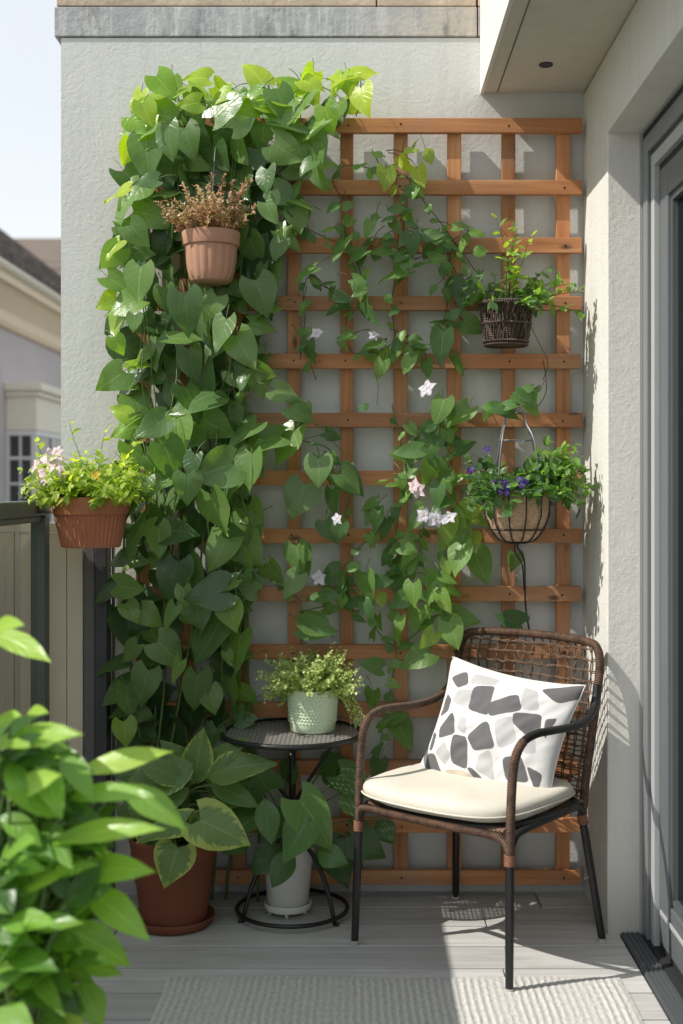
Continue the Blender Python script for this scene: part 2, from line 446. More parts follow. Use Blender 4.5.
M['copingb'] = stone('stained grey coping', (.26,.255,.24), (.42,.40,.37), (.30,.27,.24))
def tiles():
    m, nt, b, out = newmat('brown roof tiles')
    at = N(nt, 'Attribute', attribute_name='tone'); f = noise(nt, objco(nt, world=True), 5, 5, .7)
    c = ramp(nt, at.outputs['Fac'], [(0,(.075,.055,.045)),(.5,(.15,.115,.095)),(1,(.30,.24,.205))])
    c = mixc(nt, math_(nt,'MULTIPLY',f,.5), c, (.06,.055,.045)); L(nt, c, b.inputs['Base Color']); b.inputs['Roughness'].default_value=.85
    return m
M['tiles'] = tiles()
def glassm(name, tint, gl=.25):
    m, nt, b, out = newmat(name)
    t = nt.nodes.new('ShaderNodeBsdfTransparent'); t.inputs[0].default_value = c4(tint)
    g = nt.nodes.new('ShaderNodeBsdfGlossy'); g.inputs['Roughness'].default_value = .02
    lw = N(nt, 'LayerWeight', Blend=.5); fc = math_(nt, 'POWER', lw.outputs['Facing'], 4.5); mx = N(nt, 'MixShader')
    L(nt, math_(nt, 'ADD', math_(nt, 'MULTIPLY', fc, .8), gl, True), mx.inputs[0]); L(nt, t.outputs[0], mx.inputs[1]); L(nt, g.outputs[0], mx.inputs[2])
    L(nt, mx.outputs[0], out.inputs[0]); return m
M['glass'] = glassm('railing glass', (.86,.90,.88), .04)
M['dglass'] = glassm('door glass', (.35,.37,.38), .05)
M['wglass'] = plain('window glass', (.05,.055,.06), .08, 0, .3, 2)

# ---------------------------------------------------------------- foliage
PROF = {
 'heart': ([(0,.60),(.06,.86),(.15,.99),(.27,1.0),(.42,.90),(.57,.71),(.72,.48),(.86,.24),(1,.0)], .23),
 'ovate': ([(0,.06),(.10,.50),(.22,.84),(.36,1.0),(.50,.95),(.64,.78),(.78,.53),(.90,.25),(1,.0)], .03),
 'lance': ([(0,.07),(.10,.40),(.22,.74),(.36,.95),(.50,1.0),(.64,.86),(.78,.60),(.90,.27),(1,.0)], 0),
 'mini': ([(0,.1),(.35,1.0),(.7,.75),(1,.0)], 0),
}
class Leaves(MB):
    def leaf(s, base, d, n, Ln, Wd, kind='heart', tone=.4, curl=.18, fold=.22, wave=.05, rnd=R):
        d = Vector(d).normalized(); n = Vector(n)
        n = n - d*n.dot(d)
        n = n.normalized() if n.length > 1e-4 else d.orthogonal().normalized()
        sd = d.cross(n); prof, lobe = PROF[kind]
        cols = (-1,-.55,0,.55,1) if kind != 'mini' else (-1,0,1)
        ph = rnd.uniform(0, 6.28); asym = rnd.uniform(-.06,.06); side = rnd.uniform(-.12,.12)
        rows = []
        for t, w in prof:
            row = []
            for c in cols:
                x = c*Wd/2*w*(1+asym*(1 if c > 0 else -1)) + side*Ln*t*t
                y = Ln*t - lobe*Ln*abs(c)**1.4*(1-t)**5
                z = -curl*Ln*t*t + fold*abs(c)*w*Wd/2 + wave*Wd*math.sin(ph + 7*t + 2.2*c)*abs(c) - .35*abs(c)**2*Wd/2*w*fold
                row.append(s.vert(base + sd*x + d*y + n*z, tone))
            rows.append(row)
        K = len(cols)
        for i in range(len(prof)-1):
            for k in range(K-1):
                ua = (cols[k]+1)/2; ub = (cols[k+1]+1)/2
                q = (rows[i][k], rows[i][k+1], rows[i+1][k+1], rows[i+1][k]); uvq = [(ua,prof[i][0]),(ub,prof[i][0]),(ub,prof[i+1][0]),(ua,prof[i+1][0])]
                if i == len(prof)-2:
                    s.face(q[:2]+(rows[i+1][k],) , uvq[:3]) if False else s.face(q, uvq)
                else: s.face(q, uvq)

def vdir(a, fwd=0.0):
    a = math.radians(a); return Vector((math.cos(a), -fwd, -math.sin(a)))

def flower(name, c, nrm, r, mat, parent, petals=5, rnd=R):
    mb = Leaves(); nrm = Vector(nrm).normalized(); a = nrm.orthogonal().normalized(); b = nrm.cross(a); ph = rnd.uniform(0,6)
    for k in range(petals):
        t = ph + 2*PI*k/petals + rnd.uniform(-.12,.12)
        d = a*math.cos(t)+b*math.sin(t) + nrm*rnd.uniform(.1,.5)
        mb.leaf(c, d, nrm, r*rnd.uniform(.9,1.12), r*rnd.uniform(.66,.86), 'ovate', rnd.uniform(.4,1), rnd.uniform(.15,.5), .1, .12, rnd)
    mb.mi = 1
    mb.lathe([(.001,0),(r*.12,r*.05),(r*.1,r*.14),(.0005,r*.18)], 8, c)
    o = mb.build(name, [mat, M['pcenter']], parent); return o

def sprig(F, S, p0, d, length, nleaf, size, kind, tones, droop=.4, spread=.5, rs=.0012, rnd=R, aspect=.6, up=Vector((0,-.5,1))):
    "one curving stem with leaves along it"
    d = Vector(d).normalized(); pts = []; p = Vector(p0); k = 8
    for i in range(k+1):
        pts.append(p.copy())
        d = (d + Vector((rnd.uniform(-.12,.12), rnd.uniform(-.12,.12), -droop/k*1.4 + rnd.uniform(-.05,.05)))).normalized()
        p = p + d*length/k
    S.tube(pts, [rs*(1-.6*i/k) for i in range(k+1)], 4, tone=.4)
    for i in range(nleaf):
        t = .15 + .85*(i+rnd.random())/nleaf
        f = t*k; j = min(int(f), k-1); q = pts[j].lerp(pts[j+1], f-j); tg = (pts[j+1]-pts[j]).normalized()
        o = tg.orthogonal().normalized(); o.rotate(Matrix.Rotation(rnd.uniform(0,2*PI), 3, tg))
        dd = tg*rnd.uniform(.2,.9) + o*(spread*2) ; sz = size*rnd.uniform(.65,1.2)*(1.1-.4*t)
        F.leaf(q, dd, up + Vector((rnd.uniform(-.6,.6),rnd.uniform(-.6,.6),rnd.uniform(-.3,.3))), sz, sz*aspect, kind, rnd.uniform(*tones), rnd.uniform(0,.3), rnd.uniform(.05,.3), .06, rnd)

# ---------------------------------------------------------------- camera, light, world
cam = bpy.data.cameras.new('camera'); co = bpy.data.objects.new('camera', cam); COL.objects.link(co)
co.location = (0,0,H); co.rotation_euler = (PI/2,0,0)
cam.sensor_fit = 'VERTICAL'; cam.sensor_height = 36; cam.lens = 36*F/1024
cam.shift_x = (341.5-VX)/1024; cam.shift_y = -(512-VY)/1024
cam.clip_start = .05; cam.clip_end = 3000
cam.dof.use_dof = True; cam.dof.focus_distance = 3.65; cam.dof.aperture_fstop = 2.3
scene.camera = co
LD = Vector((1,.31,-1.05)).normalized()
sun = bpy.data.lights.new('sun', 'SUN'); so = bpy.data.objects.new('sun', sun); COL.objects.link(so)
sun.energy = 5.0; sun.angle = math.radians(.53); sun.color = (1,.945,.86)
so.location = (-6,-1,7); so.rotation_euler = LD.to_track_quat('-Z','Y').to_euler()
w = bpy.data.worlds.new('World'); scene.world = w; w.use_nodes = True
nt = w.node_tree; bg = nt.nodes['Background']
sk = nt.nodes.new('ShaderNodeTexSky'); sk.sky_type = 'NISHITA'; sk.sun_disc = False
sk.sun_elevation = math.asin(-LD.z); sk.sun_rotation = math.atan2(-LD.x, -LD.y); sk.air_density = 1.0; sk.dust_density = 2.2; sk.ozone_density = 1.0
# thin bright haze over the clear sky: paler towards the horizon
gm = nt.nodes.new('ShaderNodeTexCoord'); sx = nt.nodes.new('ShaderNodeSeparateXYZ'); nt.links.new(gm.outputs['Generated'], sx.inputs[0])
hz = ramp(nt, sx.outputs[2], [(0,(7.4,7.4,7.2)),(.18,(7.0,7.2,7.3)),(.30,(6.3,6.9,7.3)),(.5,(6.2,6.9,7.5)),(1,(6.3,6.9,7.6))])
cl_ = nt.nodes.new('ShaderNodeTexNoise'); cl_.inputs['Scale'].default_value = 2.2; cl_.inputs['Detail'].default_value = 6; nt.links.new(gm.outputs['Generated'], cl_.inputs['Vector'])
hz = mixc(nt, ramp(nt, cl_.outputs['Fac'], [(.42,(0,0,0)),(.75,(.7,.7,.7))]), hz, (6.4,6.4,6.3))
nt.links.new(mixc(nt, .85, sk.outputs[0], hz), bg.inputs[0]); bg.inputs[1].default_value = .15
scene.view_settings.view_transform = 'Standard'; scene.view_settings.look = 'None'; scene.view_settings.exposure = 0

# ---------------------------------------------------------------- ground and deck
WY = 4.0; WX = .726; JY = 3.61
g = MB(); g.box((-600,-600,-3.4),(600,900,-3.2)); struct(g.build('ground', M['ground']))
g = MB(); g.mi = 1; g.box((-1.16,-1.6,-.30),(2.4,4.0,-.022)); g.mi = 0
rr = random.Random(4); y = 3.68+.162*2
while y > -1.5:
    y0 = y-.162; yc = min(y, WY-.001); x = -1.15 + rr.uniform(-.9,0); first = True
    while x < .762:
        x1 = x + rr.uniform(1.1,1.9)
        a = max(x,-1.15); b = min(x1,.762)
        if b-a > .03: g.box((a+.0020,y0+.0036,-.02),(b-.0020,yc-.0036,0), rr.random())
        x = x1
    y = y0
deck_o = struct(g.build('floor', [M['deck'], M['under']], smooth=False, bevel=.0015))

# ---------------------------------------------------------------- back wall
bw = thing('rendered_wall', 'tall pale grey rendered wall behind the trellis, with stone coping on top', 'wall', (0,WY,0))
XL = (61-VX)/F*WY
m = MB(); m.box((XL,WY,-3.2),(3.0,WY+.35,2.752)); m.build('wall_face', M['wall'], bw, False)
m = MB()
xs = [XL-.022,.385]
for a, b in zip(xs, xs[1:]):
    m.mi = 0
    m.box((a+.0015,WY-.006,2.755),(b-.0015,WY+.38,2.850))
m.mi = 1; m.box((.387,WY-.006,2.755),(3.0,WY+.38,2.850))
m.build('coping', [M['coping'], M['copingb']], bw, False, .003)
m = MB(); xs = [XL-.016,.06,.383]
for a, b in zip(xs, xs[1:]): m.box((a+.002,WY-.004,2.853),(b-.002,WY+.37,3.1))
m.box((.387,WY-.004,2.853),(3.0,WY+.37,3.1))
m.build('parapet_stone', M['tan'], bw, False, .004)

# ---------------------------------------------------------------- overhang with downlight
SX = (480-VX)/F*WY; SZ = 2.574
ov = thing('overhang', 'overhanging concrete slab with white edge above the balcony door', 'overhang', (1.2,2,SZ))
m = MB(); m.box((SX+.012,.3,SZ),(2.6,WY-.001,SZ+.36)); m.build('slab', M['soffit'], ov, False)
m = MB(); m.box((SX,.3,SZ-.004),(SX+.0115,WY-.001,SZ+.37)); m.build('fascia', M['fascia'], ov, False)
m = MB(); m.box((SX+.053,.3,SZ-.002),(SX+.056,WY-.01,SZ-.0004)); m.build('drip_groove', M['room'], ov, False)
dl = W(546,64,3.726); dl.z = SZ
m = MB(); m.lathe([(.015,-.0035),(.017,-.005),(.020,-.0055),(.021,-.003),(.021,-.0005)], 32, dl)
dn = m.build('downlight', M['dgrey'], ov); m = MB(); m.lathe([(.0005,-.0012),(.015,-.0016),(.0155,-.003)], 32, dl); m.build('lens', M['dark'], dn)

# ---------------------------------------------------------------- pier, lintel, sill
pr = thing('rendered_pier', 'cream rendered corner pier and lintel around the balcony door', 'wall', (.8,3.7,0))
LZ = 2.334
m = MB(); m.box((WX,JY,-.02),(1.2,WY-.002,SZ-.006)); m.build('pier_face', M['pier'], pr, False, .004)
m = MB(); m.box((WX,.3,LZ),(1.2,JY-.0015,SZ-.006)); m.build('lintel', M['pier'], pr, False, .003)

# ---------------------------------------------------------------- sliding door
DX = .821
dr = thing('sliding_door', 'grey aluminium sliding glass door set into the cream wall', 'door', (DX,2.4,0))
def uframe(x0, x1, ya, yb, z0, z1, wd, mat, name, bot=True, bw_=None):
    m = MB(); b = bw_ or wd
    m.box((x0,yb-wd,z0),(x1,yb,z1)); m.box((x0,ya,z0),(x1,ya+wd,z1))
    m.box((x0+.0005,ya+wd,z1-wd),(x1-.0005,yb-wd,z1))
    if bot: m.box((x0+.0005,ya+wd,z0),(x1-.0005,yb-wd,z0+b))
    return m.build(name, mat, dr, False, .002)
y1 = JY-.002; y0 = .9; zt = LZ-.002
m = MB(); m.box((DX-.003,y1-.004,.015),(DX+.010,y1,zt)); m.box((DX-.001,y0,zt-.004),(DX+.010,y1-.004,zt)); m.build('trim_strip', M['aluw'], dr, False, .001)
uframe(DX+.006,DX+.06,y0,y1-.005,.012,zt-.005,.020,M['rubber'],'gasket',False)
uframe(DX+.002,DX+.07,y0+.02,y1-.026,.012,zt-.026,.050,M['alu'],'outer_frame',False)
uframe(DX+.013,DX+.07,y0+.07,y1-.077,.012,zt-.077,.012,M['alud'],'frame_groove',False)
uframe(DX+.010,DX+.07,y0+.082,y1-.090,.012,zt-.090,.034,M['aluw'],'inner_frame',False)
uframe(DX+.026,DX+.07,y0+.116,y1-.125,.014,zt-.125,.020,M['rubber'],'seal',True)
sash = uframe(DX+.022,DX+.075,y0+.136,y1-.146,.034,zt-.146,.085,M['alum'],'sash',True,.13)
m = MB(); m.box((DX+.018,y0+.15,.115),(DX+.0215,y1-.16,.128)); m.build('sash_bead', M['aluw'], sash, False, .001)
m = MB(); ya, yb, za, zb = y0+.221, y1-.231, .164, zt-.231
for q in (((DX+.030,yb-.02,za),(DX+.06,yb,zb)), ((DX+.030,ya,za),(DX+.06,ya+.02,zb)), ((DX+.0305,ya+.02,zb-.02),(DX+.06,yb-.02,zb)), ((DX+.0305,ya+.02,za),(DX+.06,yb-.02,za+.02))): m.box(*q)
m.build('glazing_bead', M['alud'], sash, False, .001)
m = MB(); m.face([m.vert(q) for q in ((DX+.046,ya+.02,za+.02),(DX+.046,yb-.02,za+.02),(DX+.046,yb-.02,zb-.02),(DX+.046,ya+.02,zb-.02))]); m.build('glass_pane', M['dglass'], sash, False)
m = MB(); m.box((.764,.9,-.01),(DX+.001,JY-.003,.006))
for k in range(4): m.box((.768+k*.0135,.9,.006),(.772+k*.0135,JY-.004,.010))
m.build('threshold', M['alud'], dr, False, .0008)
m = MB(); m.box((DX+.001,.92,-.01),(DX+.075,JY-.03,.0118)); m.build('sill_track', M['rubber'], dr, False)
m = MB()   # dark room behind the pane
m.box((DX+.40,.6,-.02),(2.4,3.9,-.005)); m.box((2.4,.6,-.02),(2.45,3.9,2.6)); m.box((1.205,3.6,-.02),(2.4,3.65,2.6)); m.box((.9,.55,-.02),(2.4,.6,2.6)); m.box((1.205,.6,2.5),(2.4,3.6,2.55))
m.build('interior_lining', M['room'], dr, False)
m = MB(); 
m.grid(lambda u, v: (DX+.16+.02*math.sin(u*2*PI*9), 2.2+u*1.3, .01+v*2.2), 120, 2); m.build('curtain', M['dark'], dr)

# ---------------------------------------------------------------- trellis
TS = F/3.93
tr = thing('wooden_trellis', 'large reddish brown square-grid timber trellis fixed to the grey wall', 'trellis', (0,3.95,0))
vx = [141,185,239,293,347,401,455,510,564]; hy = [125,187,245,303,361,420,478,536,594,652,710,768,826,878]
rt = random.Random(3)
for px in vx:
    c = (px-VX)/TS; wd = .0215 + rt.uniform(-.001,.001); tl = rt.uniform(-.002,.002)
    m = MB(); m.box((c-wd+tl,3.9555,.038),(c+wd+tl,3.977,2.465)); m.build('slat', M['woodv'], tr, False, .002)
for py in hy:
    z = H+(VY-py)/TS; hh = .0235 + rt.uniform(-.0012,.0012)
    x1 = (582-VX)/TS + rt.uniform(-.004,.004); x0 = (134-VX)/TS
    m = MB(); m.box((x0,3.932,z-hh),(x1,3.9545,z+hh))
    m.mi = 1
    for px in vx:
        if rt.random() < .85:
            sx = (px-VX)/TS + rt.uniform(-.005,.005); sz = z + rt.uniform(-.004,.004)
            n = 8; ring = [m.vert((sx+.0036*math.cos(2*PI*k/n), 3.9312, sz+.0036*math.sin(2*PI*k/n))) for k in range(n)]
            m.face(ring)
    m.build('slat', [M['woodh'], M['screw']], tr, False, .002)

# ---------------------------------------------------------------- neighbour house
hs = thing('neighbour_house', 'lilac grey house with brown tiled roof and cream cornice beyond the railing', 'house', (-4.5,12,-3.2))
HX = -2.92
m = MB(); m.box((-6.6,8.0,-3.2),(HX,16.0,2.62)); m.build('wall', M['hlilac'], hs, False)
m = MB(); m.prism([(HX-.3,2.62),(HX+.03,2.62),(HX+.05,2.66),(HX+.05,2.74),(HX+.16,2.90),(HX+.20,2.90),(HX+.20,2.985),(HX-.3,2.985)], 7.8, 16.2); m.build('cornice', M['hcream'], hs, False, .008)
m = MB(); m.prism([(HX+.195+.055*math.cos(a), 3.02+.055*math.sin(a)) for a in [PI+PI*k/8 for k in range(9)]]+[(HX+.24,3.02),(HX+.235,3.035),(HX+.15,3.035)], 7.7, 16.3); m.build('gutter', M['hhood'], hs, False)
rf = random.Random(9)
m = MB()
RX0, RZ0, RX1, RZ1 = HX+.22, 3.03, -4.25, 4.28
n = 13
for k in range(n):
    t0, t1 = k/n, (k+1.25)/n
    xa, za = RX0+(RX1-RX0)*t0, RZ0+(RZ1-RZ0)*t0; xb, zb = RX0+(RX1-RX0)*t1, RZ0+(RZ1-RZ0)*t1
    ye = 16.3-2.0*t0; y = 7.7 + (k%2)*.11
    while y < ye:
        tone = rf.random()*.6+(k%2)*.35; dz = rf.uniform(-.008,.008); wdt = .22
        p = [(xa,y,za+.08+dz),(xa,y+wdt-.012,za+.08+dz),(xb,y+wdt-.012,zb+.004),(xb,y,zb+.004)]
        i = [m.vert(q, tone) for q in p]; m.face(i[::-1])
        j = [m.vert((q[0],q[1],za-.01) , tone) for q in p[:2]]; m.face((i[0],i[1],j[1],j[0]))
        e = [m.vert((xa,y+wdt-.012,za-.01),tone), m.vert((xb,y+wdt-.012,zb-.03),tone)]; m.face((i[1],i[2],e[1],e[0]))
        y += wdt
m.build('roof', M['tiles'], hs, False)
m = MB(); a = [m.vert(q,.2) for q in ((RX0-.01,7.7,RZ0-.012),(RX0-.01,16.3,RZ0-.012),(RX1,14.3,RZ1-.02),(RX1,7.7,RZ1-.02))]; m.face(a)
b = [m.vert(q,.3) for q in ((RX1,7.7,RZ1-.02),(RX1,14.3,RZ1-.02),(-6.8,16.3,2.9),(-6.8,7.7,2.9))]; m.face(b)
c = [m.vert(q,.3) for q in ((RX0,16.3,RZ0-.012),(-6.8,16.3,2.9),(RX1,14.3,RZ1-.02))]; m.face(c)
m.build('roof_deck', M['tiles'], hs, False)
m = MB(); m.tube([(RX1,7.6+.0,RZ1+.02),(RX1,14.3,RZ1+.02),(RX0,16.3,RZ0+.04)], .07, 8, tone=.45); m.build('ridge', M['tiles'], hs)
# bay window
BX = -2.66; by0 = 10.27; by1 = 11.9
bay = MB(); bay.box((HX+.002,by0,1.78),(BX,by1,2.10)); bay.box((HX+.002,by0-.05,2.105),(BX+.05,by1+.05,2.17)); bay.box((HX+.002,by0-.025,2.06),(BX+.025,by1+.025,2.104))
bo = bay.build('bay_hood', M['hhood'], hs, False, .006)
wf = MB()
for z0, z1 in ((1.735,1.778),(1.535,1.56),(1.325,1.345),(.92,1.0)):
    wf.box((HX+.002,by0+.004,z0),(BX-.004,by1-.004,z1))
zr = (.4,1.699)
for xa, xb, ya, yb in ((HX+.003,HX+.030,by0+.006,by0+.05),(BX-.050,BX-.006,by0+.006,by0+.05),(BX-.05,BX-.006,by1-.07,by1-.006),(BX-.05,BX-.006,by0+.55,by0+.60),(BX-.05,BX-.006,by0+1.05,by0+1.1),(HX+.112,HX+.128,by0+.007,by0+.05)):
    for z0, z1 in ((1.561,1.734),(1.346,1.534),(1.001,1.324)): wf.box((xa,ya,z0),(xb,yb,z1))
wfo = wf.build('bay_window', M['crust'], hs, False)
m = MB(); m.box((HX+.004,by0+.03,1.0),(BX-.02,by1-.03,1.74)); m.build('pane', M['wglass'], wfo, False)
m = MB(); m.box((HX+.002,by0,-1.0),(BX,by1,.915)); m.build('bay_base', M['hhood'], hs, False)
# second roof behind
h2 = thing('far_house', 'distant pale tiled roof peeping over the nearer brown roof', 'house', (-6.5,22,-3.2))
m = MB(); m.box((-9,21,-3.2),(-4.6,28,4.4)); m.build('wall', M['hhood'], h2, False)
m = MB()
for k in range(8):
    z = 4.4+k*.17; yv = 20.7+k*.24; x = -9.2
    while x < -4.4:
        tone = .75+rf.random()*.25
        m.box((x,yv,z),(x+.27,yv+.3,z+.06),tone); x += .285
m.prism([(20.75,4.38),(28.2,4.38),(24.5,5.85),(22.6,5.85)], -9.2, -4.45, 0, .6)
m.build('roof', M['tiles'], h2, False)

# ---------------------------------------------------------------- railing, fence, posts
RXX = -.96
rl = thing('balcony_railing', 'dark grey-green metal balcony railing with clear glass infill', 'railing', (RXX,2.5,0))
m = MB(); m.box((RXX-.035,.8,1.215),(RXX+.015,3.80,1.262)); m.build('top_rail', M['dgreen'], rl, False, .004)
m = MB(); m.box((RXX-.012,.9,1.198),(RXX+.012,3.715,1.2145)); m.box((RXX-.012,.9,.06),(RXX+.012,3.715,.10)); m.build('inner_rail', M['dgreen'], rl, False, .002)
for yp in (3.745,2.3,.9):
    m = MB(); m.box((RXX-.022,yp-.028,0),(RXX+.022,yp+.028,1.2145)); m.build('post', M['dgreen'], rl, False, .003)
for ya, yb in ((.93,2.27),(2.33,3.71)):
    m = MB(); m.face([m.vert(q) for q in ((RXX,ya,.101),(RXX,yb,.101),(RXX,yb,1.1975),(RXX,ya,1.1975))]); m.build('glass_panel', M['glass'], rl, False)

fn = thing('board_fence', 'beige vertical board screen outside the glass railing, with added out-of-view boards shading the deck', 'fence', (-1.1,3.3,0))
m = MB(); FT = 1.455
yy = 2.55; rf2 = random.Random(2)
while yy < 3.86:
    m.box((-1.21,yy+.0015,-.02),(-1.19,yy+.108,FT),rf2.random()); yy += .11
m.build('added_shade_boards', M['fence'], fn, False, .003)  # side run added out of view, its height set to shade the deck
m = MB(); xx = -1.187
for wd in (.056,.055,.054,.054,.056,.052):
    m.box((xx,3.885,-.0),(xx+wd-.002,3.905,1.16)); xx += wd
m.box((-1.187,3.882,1.162),(xx-.002,3.912,1.19))
m.build('end_boards', M['fence'], fn, False, .002)
m = MB(); m.box((-.857,3.87,0),(-.822,3.93,1.2)); m.build('post', M['mgrey'], fn, False, .003)
m = MB(); m.box((-.820,3.86,0),(-.782,3.93,1.2)); m.build('post', M['dgrey'], fn, False, .003)
m = MB(); m.box((-.7805,3.93,0),(-.776,3.96,1.16)); m.build('edge_strip', M['mgrey'], fn, False)

# ---------------------------------------------------------------- rug
ru = random.Random(11)
def rugf(u, v):
    x = -.505 + 1.20*u; y = 1.7 + (3.29-1.7)*v
    x += .006*mnoise.noise(Vector((u*3,v*7,1.3))) ; y += .007*mnoise.noise(Vector((u*9,3.1,v*2)))*(v**4) + .004*math.sin(u*9)*(v**8)
    e = min(u, 1-u, 1-v)*40
    band = mnoise.noise(Vector((u*11,.5,.2)))
    h = (.5+.5*math.sin(u*2*PI*62))
    k = .5+.5*math.sin(v*2*PI*120 + 3*math.sin(u*260))
    z = .003 + .0052*min(1,e) * ((.50 + .50*(h if band > -.22 else .5*k+.5*h))) + .0014*mnoise.noise(Vector((u*170,v*150,0)))
    return Vector((x,y,z))
def rugt(u, v):
    band = mnoise.noise(Vector((u*11,.5,.2))); h = .5+.5*math.sin(u*2*PI*62); k = .5+.5*math.sin(v*2*PI*120+3*math.sin(u*260))
    return max(0,min(1,.30+.5*(h if band > -.22 else .5*k+.5*h)+.45*mnoise.noise(Vector((u*150,v*90,0)))))
m = MB(); idx = m.grid(rugf, 620, 240, rugt)
tag(m.build('rug', M['rug']), 'pale grey flat-woven ribbed rug lying on the deck in front of the chair', 'rug')

# ---------------------------------------------------------------- chair
cl = Vector((.35,3.551,0)); crot = math.atan2(-.648,.762)
CM = Matrix.Translation(cl) @ Matrix.Rotation(crot, 4, 'Z')
ch = thing('wicker_armchair', 'brown wicker armchair with open net back and black metal legs', 'chair', cl, crot)
def cm(): return MB(CM)
LEG = {(-1,-1):((-.262,-.247,0),(-.256,-.236,.345)), (1,-1):((.262,-.247,0),(.256,-.236,.345)), (-1,1):((-.276,.262,0),(-.222,.190,.36)), (1,1):((.268,.225,0),(.222,.190,.36))}
for k, (a, b) in LEG.items():
    m = cm(); m.tube([a, Vector(a).lerp(Vector(b),.5), b], [.0105,.0115,.012], 12); lg = m.build('leg', M['black'], ch, angle=40)
    m = cm(); a2 = Vector(a); m.tube([a2+Vector((0,0,.0003)), a2+Vector((0,0,.012))], .0125, 12); m.build('foot_cap', M['cap'], lg, angle=40)
    m = cm(); d = (Vector(b)-Vector(a)).normalized(); m.tube([Vector(b)-d*.022, Vector(b)+d*.006], .0150, 12); m.build('joint_wrap', M['copper'], lg, angle=40)
def arm_pts(s):
    return [(.256*s,-.236,.345),(.257*s,-.233,.45),(.257*s,-.224,.55),(.259*s,-.211,.603),(.263*s,-.182,.636),(.268*s,-.13,.649),(.272*s,-.06,.648),(.271*s,.03,.643),(.270*s,.11,.645),(.262*s,.17,.660),(.255*s,.208,.692),(.251*s,.222,.735)]
for s in (-1,1):
    P = smooth(arm_pts(s), 6); cut = 24
    m = cm(); m.tube(P[:cut+1], .0122, 12); m.build('arm_post', M['wicker'], ch, angle=50)
    m = cm(); m.tube(P[cut:], .0120 if s < 0 else .0112, 12); m.build('armrest', M['wicker'] if s < 0 else M['black'], ch, angle=50)
BF = [(-.222,.190,.36),(-.230,.200,.48),(-.240,.215,.60),(-.248,.232,.72),(-.248,.245,.79),(-.236,.254,.832),(-.205,.262,.850),(-.1,.278,.856),(0,.283,.857)]
BFP = smooth(BF + [(-x,y,z) for x,y,z in BF[-2::-1]], 6)
m = cm(); m.tube(BFP, .0125, 12); m.build('back_frame', M['wicker'], ch, angle=50)
def backp(s, z):
    hw = .222 + (z-.36)*.062
    if z > .79: hw -= (z-.79)**2*5.5
    y = .188+(z-.36)*.135+.030*(1-s*s)*min(1,(z-.36)*4)
    return Vector((s*hw, y, z))
net = cm(); rn = random.Random(21)
def wob(a, b): return mnoise.noise(Vector((a*3.1, b*2.3, 4.2)))
NV, NH = 15, 15
for i in range(NV):
    for dd in (-.0032,.0032):
        s0 = -1 + 2*(i+1)/(NV+1); P = []
        for j in range(29):
            z = .385 + (.852-.385)*j/28; p = backp(s0 + .022*wob(i*1.7, z*14), z); p.x += dd*math.cos(z*55+i); p.y += dd*.8*math.sin(z*55+i)+.002
            P.append(p)
        net.tube(P, .0021, 5, tone=.5, cap=False)
zs = [.385+ (.846-.385)*((j+.5)/NH) for j in range(NH)]
low = [(.40+.007*k) for k in range(0,30,2)]
for j, z0 in enumerate(zs+low):
    for dd in ((-.0028,.0028) if j < NH else (0,)):
        P = []
        for i in range(31):
            s = -1+2*i/30; z = z0 + .006*wob(s*6, j*2.9) + dd*math.cos(i*1.3); p = backp(s*.995, z); p.y -= .0035 + dd*math.sin(i*1.3); P.append(p)
        net.tube(P, .0020, 5, cap=False)
net.build('woven_back_net', M['cord'], ch)
def srect(ax, ay, z, n=64, e=4.0, y0=0, bow=.0):
    out = []
    for k in range(n):
        a = 2*PI*k/n; c, s = math.cos(a), math.sin(a)
        x = ax*math.copysign(abs(c)**(2/e), c); yv = ay*math.copysign(abs(s)**(2/e), s)
        if yv < 0: yv -= bow*(1-(x/ax)**2)
        out.append(Vector((x, y0+yv, z)))
    return out
m = cm(); m.tube(srect(.245,.215,.405,64,4,-.012,.025), .0115, 8, True); m.build('seat_frame', M['black'], ch)
m = cm()
for k in range(40):
    x = -.225+.45*k/39; m.box((x-.0045,-.225-.02*(1-(x/.24)**2),.403),(x+.0045,.19,.406))
for k in range(36):
    yv = -.22+.40*k/35; m.box((-.23,yv-.0045,.4065),(.23,yv+.0045,.409))
m.build('seat_weave', M['cord'], ch, False)
ap = [(-.256,-.236,.352),(-.244,-.243,.383),(-.21,-.256,.398),(-.1,-.272,.402),(0,-.277,.403),(.1,-.272,.402),(.21,-.256,.398),(.244,-.243,.383),(.256,-.236,.352)]
m = cm(); m.tube(smooth(ap,6), .0105, 10); m.build('front_apron', M['wicker'], ch, angle=50)
for s in (-1,1):
    sp_ = [(.256*s,-.236,.352),(.254*s,-.215,.382),(.250*s,-.17,.398),(.245*s,0,.402),(.235*s,.13,.398),(.226*s,.172,.384),(.222*s,.188,.362)]
    m = cm(); m.tube(smooth(sp_,5), .0100, 10); m.build('side_apron', M['black'], ch, angle=50)
# seat cushion
def cushion_rings(prof, bow): 
    return [srect(.264*k,.228*k,z,72,4.2,-.028,bow*k) for k, z in prof]
m = cm(); prof = [(.02,.416),(.6,.415),(.95,.418),(.985,.424),(.997,.432),(1.0,.440),(.995,.449),(.975,.458),(.93,.464),(.8,.469),(.5,.473),(.2,.474),(.02,.474)]
rg = cushion_rings(prof,.032); ids = []
for q, ring in enumerate(rg):
    ids.append([m.vert(p + Vector((-.022,0,.0025*mnoise.noise(p*14)+ .009*mnoise.noise(p*6)))) for p in ring])
for a, b in zip(ids, ids[1:]):
    for k in range(72): m.face((a[k],a[(k+1)%72],b[(k+1)%72],b[k]))
m.face(ids[0][::-1]); m.face(ids[-1])
cu = thing('seat_cushion', 'cream cloth seat pad lying on the wicker armchair', 'cushion', CM @ Vector((0,0,.416)), crot)
m.build('pad', M['cream'], cu)
